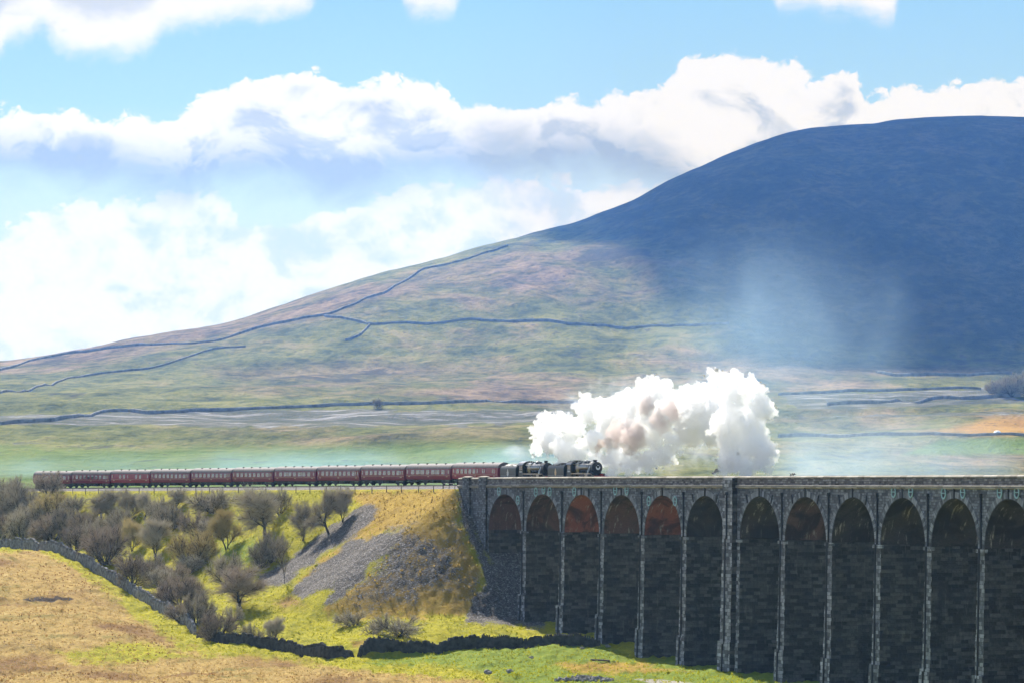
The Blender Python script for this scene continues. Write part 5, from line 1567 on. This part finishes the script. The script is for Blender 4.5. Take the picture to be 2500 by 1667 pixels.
def shade_cloud(poly3, zc, cell, seed, label):
    pl = np.array([[(p + TS * ((zc - p.z) / TS.z)).x, (p + TS * ((zc - p.z) / TS.z)).y] for p in poly3])
    x0, y0 = pl.min(0) - cell; x1, y1 = pl.max(0) + cell
    xs = np.arange(x0, x1, cell); ys = np.arange(y0, y1, cell); X, Y = np.meshgrid(xs, ys)
    wx = X + 45 * fbm(X / 160, Y / 160, 3, seed); wy = Y + 45 * fbm(X / 160, Y / 160, 3, seed + 9)
    ins = np.zeros(X.shape, bool); dist = np.full(X.shape, 1e9)
    for (ax, ay), (bx, by) in zip(pl, np.roll(pl, -1, 0)):
        ins ^= ((ay > wy) != (by > wy)) & (wx < (bx - ax) * (wy - ay) / ((by - ay) if by != ay else 1e-9) + ax)
        t = np.clip(((wx - ax) * (bx - ax) + (wy - ay) * (by - ay)) / ((bx - ax) ** 2 + (by - ay) ** 2 + 1e-9), 0, 1)
        dist = np.minimum(dist, np.hypot(wx - ax - t * (bx - ax), wy - ay - t * (by - ay)))
    d = np.where(ins, dist, 0)
    top = zc + np.sqrt(d) * 7 * (1 + .5 * fbm(X / 90, Y / 90, 4, seed + 4)); bot = zc - np.sqrt(d) * 1.5
    idx = -np.ones(X.shape, int); V_ = []; F_ = []
    nr, nc = X.shape; good = ins
    iT = {}; iB = {}

    def vt(a, b):
        if (a, b) not in iT: iT[(a, b)] = len(V_); V_.append((X[a, b], Y[a, b], max(top[a, b], zc + .5)))
        return iT[(a, b)]

    def vb(a, b):
        if (a, b) not in iB: iB[(a, b)] = len(V_); V_.append((X[a, b], Y[a, b], min(bot[a, b], zc - .5)))
        return iB[(a, b)]
    cellin = good[:-1, :-1] | good[1:, :-1] | good[:-1, 1:] | good[1:, 1:]
    for a, b in zip(*np.nonzero(cellin)):
        F_.append((vt(a, b), vt(a, b + 1), vt(a + 1, b + 1), vt(a + 1, b))); F_.append((vb(a + 1, b), vb(a + 1, b + 1), vb(a, b + 1), vb(a, b)))
        for (da, db), (p, q) in (((-1, 0), ((a, b), (a, b + 1))), ((1, 0), ((a + 1, b + 1), (a + 1, b))), ((0, -1), ((a + 1, b), (a, b))), ((0, 1), ((a, b + 1), (a + 1, b + 1)))):
            aa, bb = a + da, b + db
            if not (0 <= aa < cellin.shape[0] and 0 <= bb < cellin.shape[1] and cellin[aa, bb]): F_.append((vt(*q), vt(*p), vb(*p), vb(*q)))
    me = bpy.data.meshes.new('cloud'); me.from_pydata(V_, [], F_); me.materials.append(M['cloud'])
    me.polygons.foreach_set('use_smooth', np.ones(len(me.polygons), dtype=bool))
    o = bpy.data.objects.new('cloud', me); COL.objects.link(o); tag(o, label, 'cloud', kind='stuff'); return o


def crest(u): return float(lerp_pts([(-900, 1950), (100, 2000), (900, 2250), (1600, 2550), (2100, 2700), (3400, 2750)], u))


def hp(u, v): return ray_hill(u, v)


def hz(u, Y): x = (u - CU) / F * Y; return Vector((x, Y, float(zhill(np.array([x]), np.array([Y]))[0])))


shade_cloud([hz(1300, crest(1300) + 60), hp(1390, 574), hp(1475, 598), hp(1560, 630), hp(1610, 655), hp(1680, 692), hp(1725, 730), hp(1750, 790), hp(1820, 850), hp(1920, 882), hp(2250, 886), hp(2420, 898), hp(2700, 905), hp(3400, 905),
             hz(3400, 3300), hz(1500, 3300), hz(1300, 2900)], 2000, 22, 3, 'broad white cloud above the picture that shades the upper fell')

# ------------------------------------------------------------------ air
M['haze'], nt = new_mat('haze'); N = NT(nt)
pv = N.n('ShaderNodeVolumePrincipled', ins={'Color': (.30, .58, 1.0, 1), 'Density': HAZE_D, 'Absorption Color': (1, 1, 1, 1), 'Anisotropy': .25})
o_ = N.n('ShaderNodeOutputMaterial'); nt.links.new(pv.outputs[0], o_.inputs['Volume'])
mb = MB(); mb.box(-1500, 1500, -60, 3700, -500, 345)
hz_o = mb.build('haze', M['haze']); hz_o['kind'] = 'stuff'

# second air volume, added to turn the far fell bluer than the haze does
m, nt = new_mat('valley_mist'); N = NT(nt)
pv = N.n('ShaderNodeVolumePrincipled', ins={'Color': (.04, .26, 1.0, 1), 'Density': 1.45e-4, 'Absorption Color': (1, 1, 1, 1), 'Anisotropy': .25})
o_ = N.n('ShaderNodeOutputMaterial'); nt.links.new(pv.outputs[0], o_.inputs['Volume'])
mb = MB(); mb.box(-1490, 1490, 930, 3690, -490, 343)
o = mb.build('valley_mist', m); o['kind'] = 'stuff'

# ------------------------------------------------------------------ sky, sun, camera
w = bpy.data.worlds.new('World'); S.world = w; w.use_nodes = True
nt = w.node_tree; nt.nodes.clear(); N = NT(nt)
sky = N.n('ShaderNodeTexSky', sky_type='NISHITA', sun_disc=False, sun_elevation=SUN_EL, sun_rotation=SUN_AZ, air_density=1.0, dust_density=1.5, ozone_density=2.0, altitude=300)
dirv = N.n('ShaderNodeTexCoord').outputs['Generated']
sx = N.n('ShaderNodeSeparateXYZ', ins={0: dirv})
yy = N.math('MAXIMUM', sx.outputs[1], .02)
Un = N.math('ADD', N.math('MULTIPLY', N.math('DIVIDE', sx.outputs[0], yy), F), CU)
Vn = N.math('SUBTRACT', HV, N.math('MULTIPLY', N.math('DIVIDE', sx.outputs[2], yy), F))
cv = N.n('ShaderNodeCombineXYZ', ins={0: N.math('MULTIPLY', Un, .01), 1: N.math('MULTIPLY', Vn, .013), 2: 0.0}).outputs[0]


def curve(pts):
    f = N.n('ShaderNodeFloatCurve'); c = f.mapping.curves[0]
    f.mapping.use_clip = False
    ps = [((u + 1000) / 4500, v / 1200) for u, v in pts]
    c.points[0].location = (0, ps[0][1]); c.points[1].location = (1, ps[-1][1])
    for p in ps: c.points.new(*p)
    f.mapping.update()
    nt.links.new(N.math('DIVIDE', N.math('ADD', Un, 1000.0), 4500.0, clamp=True), f.inputs['Value'])
    return N.math('MULTIPLY', f.outputs[0], 1200.0)


nA = N.math('SUBTRACT', N.noise(cv, .9, 11, .62, .2), .5)
vr = N.n('ShaderNodeTexVoronoi', feature='F1', voronoi_dimensions='2D', ins={'Scale': 1.1, 'Detail': 3.0, 'Roughness': .55, 'Vector': N.n('ShaderNodeVectorMath', operation='MULTIPLY_ADD', ins={0: N.n('ShaderNodeTexNoise', noise_dimensions='2D', ins={'Vector': cv, 'Scale': 1.5, 'Detail': 3.0}).outputs['Color'], 1: (.7, .7, .7), 2: cv}).outputs[0]})
nV = N.math('SUBTRACT', .45, vr.outputs['Distance'])
nB = N.math('SUBTRACT', N.noise(N.n('ShaderNodeVectorMath', operation='ADD', ins={0: cv, 1: (13.1, 7.7, 3.3)}).outputs[0], .55, 7, .58, .5), .5)
nC = N.math('SUBTRACT', N.noise(N.n('ShaderNodeVectorMath', operation='ADD', ins={0: cv, 1: (3.1, 27.7, 9.3)}).outputs[0], 2.6, 8, .62, .2), .5)
B1T = [(-1000, 300), (-200, 262), (0, 255), (200, 262), (300, 268), (390, 272), (440, 252), (480, 226), (560, 192), (620, 168), (680, 157), (740, 155), (790, 168), (830, 197), (860, 186), (920, 173), (985, 166), (1040, 184), (1100, 203), (1140, 238),
       (1200, 228), (1250, 236), (1350, 228), (1460, 220), (1550, 212), (1605, 200), (1640, 160), (1690, 112), (1720, 105), (1745, 118), (1790, 110), (1840, 122), (1900, 132), (1960, 152), (2000, 168), (2050, 150), (2090, 175), (2115, 212), (2150, 203), (2200, 190), (2300, 191), (2400, 182), (2480, 168), (2700, 190), (3000, 150), (3500, 200)]
B1B = [(-1000, 400), (0, 390), (120, 385), (260, 395), (420, 420), (560, 400), (700, 395), (850, 420), (950, 400), (1100, 388), (1300, 372), (1500, 372), (1600, 400), (1750, 470), (2100, 500), (2600, 520), (3500, 450)]
B2T = [(-1000, 560), (0, 546), (60, 512), (150, 478), (250, 470), (330, 466), (400, 450), (480, 446), (545, 460), (590, 505), (640, 528), (700, 515), (780, 508), (850, 474), (950, 442), (1050, 433), (1150, 424), (1300, 418), (1600, 428), (2000, 440), (3500, 450)]
B0B = [(-1000, 150), (-100, 150), (0, 128), (20, 100), (60, 84), (90, 70), (105, 62), (130, 100), (200, 128), (290, 128), (370, 108), (400, 72), (450, 60), (560, 46), (680, 34), (760, 10), (800, -60), (970, -60), (990, 16), (1050, 30), (1115, 14), (1140, -60), (1870, -60), (1900, 20), (1960, 8), (2040, 26), (2100, 30), (2160, 40), (2190, 20), (2215, -60), (3500, -60)]
t1, b1, t2, b0 = curve(B1T), curve(B1B), curve(B2T), curve(B0B)
wob = N.math('ADD', N.math('MULTIPLY', nV, 44.0), N.math('ADD', N.math('MULTIPLY', nA, 40.0), N.math('MULTIPLY', nC, 30.0)))
d1 = N.math('ADD', N.math('SUBTRACT', Vn, t1), wob)
c1 = N.sstep(d1, -4.0, 14.0)
e1 = N.math('SUBTRACT', N.math('ADD', b1, N.math('MULTIPLY', nB, 190.0)), Vn)
c1 = N.math('MULTIPLY', c1, N.sstep(e1, -120.0, 20.0))
d2 = N.math('ADD', N.math('SUBTRACT', Vn, t2), N.math('ADD', N.math('MULTIPLY', nV, 55.0), N.math('ADD', N.math('MULTIPLY', nA, 50.0), N.math('MULTIPLY', nC, 30.0))))
c2 = N.math('MULTIPLY', N.sstep(d2, -4.0, 16.0), N.math('ADD', .72, N.math('MULTIPLY', N.sstep(N.math('ADD', nB, N.math('MULTIPLY', nA, .5)), -.22, .0), .28)))
d0 = N.math('SUBTRACT', N.math('SUBTRACT', b0, Vn), N.math('ADD', N.math('MULTIPLY', nA, 80.0), N.math('MULTIPLY', nC, 40.0)))
c0 = N.math('MULTIPLY', N.sstep(d0, -34.0, 40.0), N.sstep(N.math('ADD', Vn, N.math('MULTIPLY', nB, 300.0)), -230.0, -60.0))
wisp = N.math('MULTIPLY', N.sstep(N.math('ADD', nA, N.math('MULTIPLY', nC, .6)), .20, .42), .35)
skyc = N.ramp(N.math('DIVIDE', Vn, 900.0, clamp=True), [(0.0, (.38, .66, .90)), (.28, (.48, .74, .90)), (.46, (.64, .81, .90)), (.75, (.76, .86, .88)), (1.0, (.88, .91, .88))])
white = (1.06, 1.02, .94); grey = (.44, .50, .55)
# grey paints the shading of the cloud undersides and hollows
bil = N.math('MULTIPLY', N.sstep(N.math('ADD', N.math('MULTIPLY', nA, -.6), N.math('MULTIPLY', nB, 1.0)), .0, .2), .6)
g1 = N.math('ADD', N.math('MULTIPLY', N.sstep(e1, 90.0, -30.0), 1.0), N.math('MULTIPLY', N.math('MULTIPLY', N.sstep(nB, -.02, .13), N.sstep(d1, 25.0, 80.0)), .75), clamp=True)
g1 = N.math('MAXIMUM', g1, N.math('MULTIPLY', bil, N.sstep(d1, 30.0, 100.0)))
g2 = N.math('MULTIPLY', N.sstep(N.math('ADD', nB, N.math('ADD', N.math('MULTIPLY', nC, .3), N.math('MULTIPLY', nA, .5))), .08, -.2), .8)
g0 = N.math('MULTIPLY', N.math('MAXIMUM', N.sstep(d0, 70.0, 120.0), N.sstep(nB, .0, .2)), .55)
col = N.mix(c2, skyc, N.mix(g2, (1.02, .99, .92), (.58, .68, .78)))
col = N.mix(c1, col, N.mix(g1, white, grey))
col = N.mix(c0, col, N.mix(g0, white, grey))
col = N.mix(N.math('MULTIPLY', wisp, N.sstep(Vn, 60.0, -40.0)), col, white)
# this bank of cumulus stands in one part of the sky; elsewhere scattered cloud over the blue
inb = N.math('MULTIPLY', N.math('MULTIPLY', N.sstep(Vn, -900.0, -300.0), N.sstep(sx.outputs[1], .3, .6)), N.math('MULTIPLY', N.sstep(Un, -3500.0, -1200.0), N.sstep(Un, 6000.0, 3700.0)))
sc_ = N.n('ShaderNodeVectorMath', operation='SCALE', ins={0: sky.outputs[0], 'Scale': SKY_K}).outputs[0]
gen = N.math('MULTIPLY', N.sstep(N.noise(dirv, 3.0, 7, .6), .52, .66), .3)
rest = N.mix(gen, sc_, (.62, .66, .72))
cs = N.n('ShaderNodeVectorMath', operation='SCALE', ins={0: col, 'Scale': CLOUD_K}).outputs[0]
fin = N.mix(inb, rest, cs)
w.cycles.sampling_method = 'MANUAL'; w.cycles.sample_map_resolution = 256
bg = N.n('ShaderNodeBackground', ins={'Color': fin, 'Strength': 1.0})
wo = N.n('ShaderNodeOutputWorld'); nt.links.new(bg.outputs[0], wo.inputs[0])

sd = bpy.data.lights.new('sun', 'SUN'); sd.energy = SUN_E; sd.angle = math.radians(.53); sd.color = (1.0, .95, .86)
so = bpy.data.objects.new('sun', sd); COL.objects.link(so); so.rotation_euler = TS.to_track_quat('Z', 'Y').to_euler(); so.location = TS * 300 + Vector((0, 500, 0))

cd = bpy.data.cameras.new('camera'); cam = bpy.data.objects.new('camera', cd); COL.objects.link(cam)
cam.location = (0, 0, CZ); cam.rotation_euler = (math.pi / 2, 0, 0)
cd.sensor_width = 36; cd.sensor_fit = 'HORIZONTAL'; cd.lens = 36 * F / 2500
cd.shift_x = 0; cd.shift_y = (HV - 1667 / 2) / 2500
cd.clip_start = 1; cd.clip_end = 20000
S.camera = cam
S.view_settings.view_transform = 'Standard'; S.view_settings.look = 'None'; S.view_settings.exposure = EXPO; S.view_settings.gamma = 1
S.cycles.use_denoising = True; S.cycles.max_bounces = 12; S.cycles.volume_bounces = 12; S.cycles.transparent_max_bounces = 12
S.cycles.diffuse_bounces = 3; S.cycles.glossy_bounces = 3; S.cycles.volume_max_steps = 48; S.cycles.volume_step_rate = 2.5
S.cycles.sample_clamp_indirect = 8
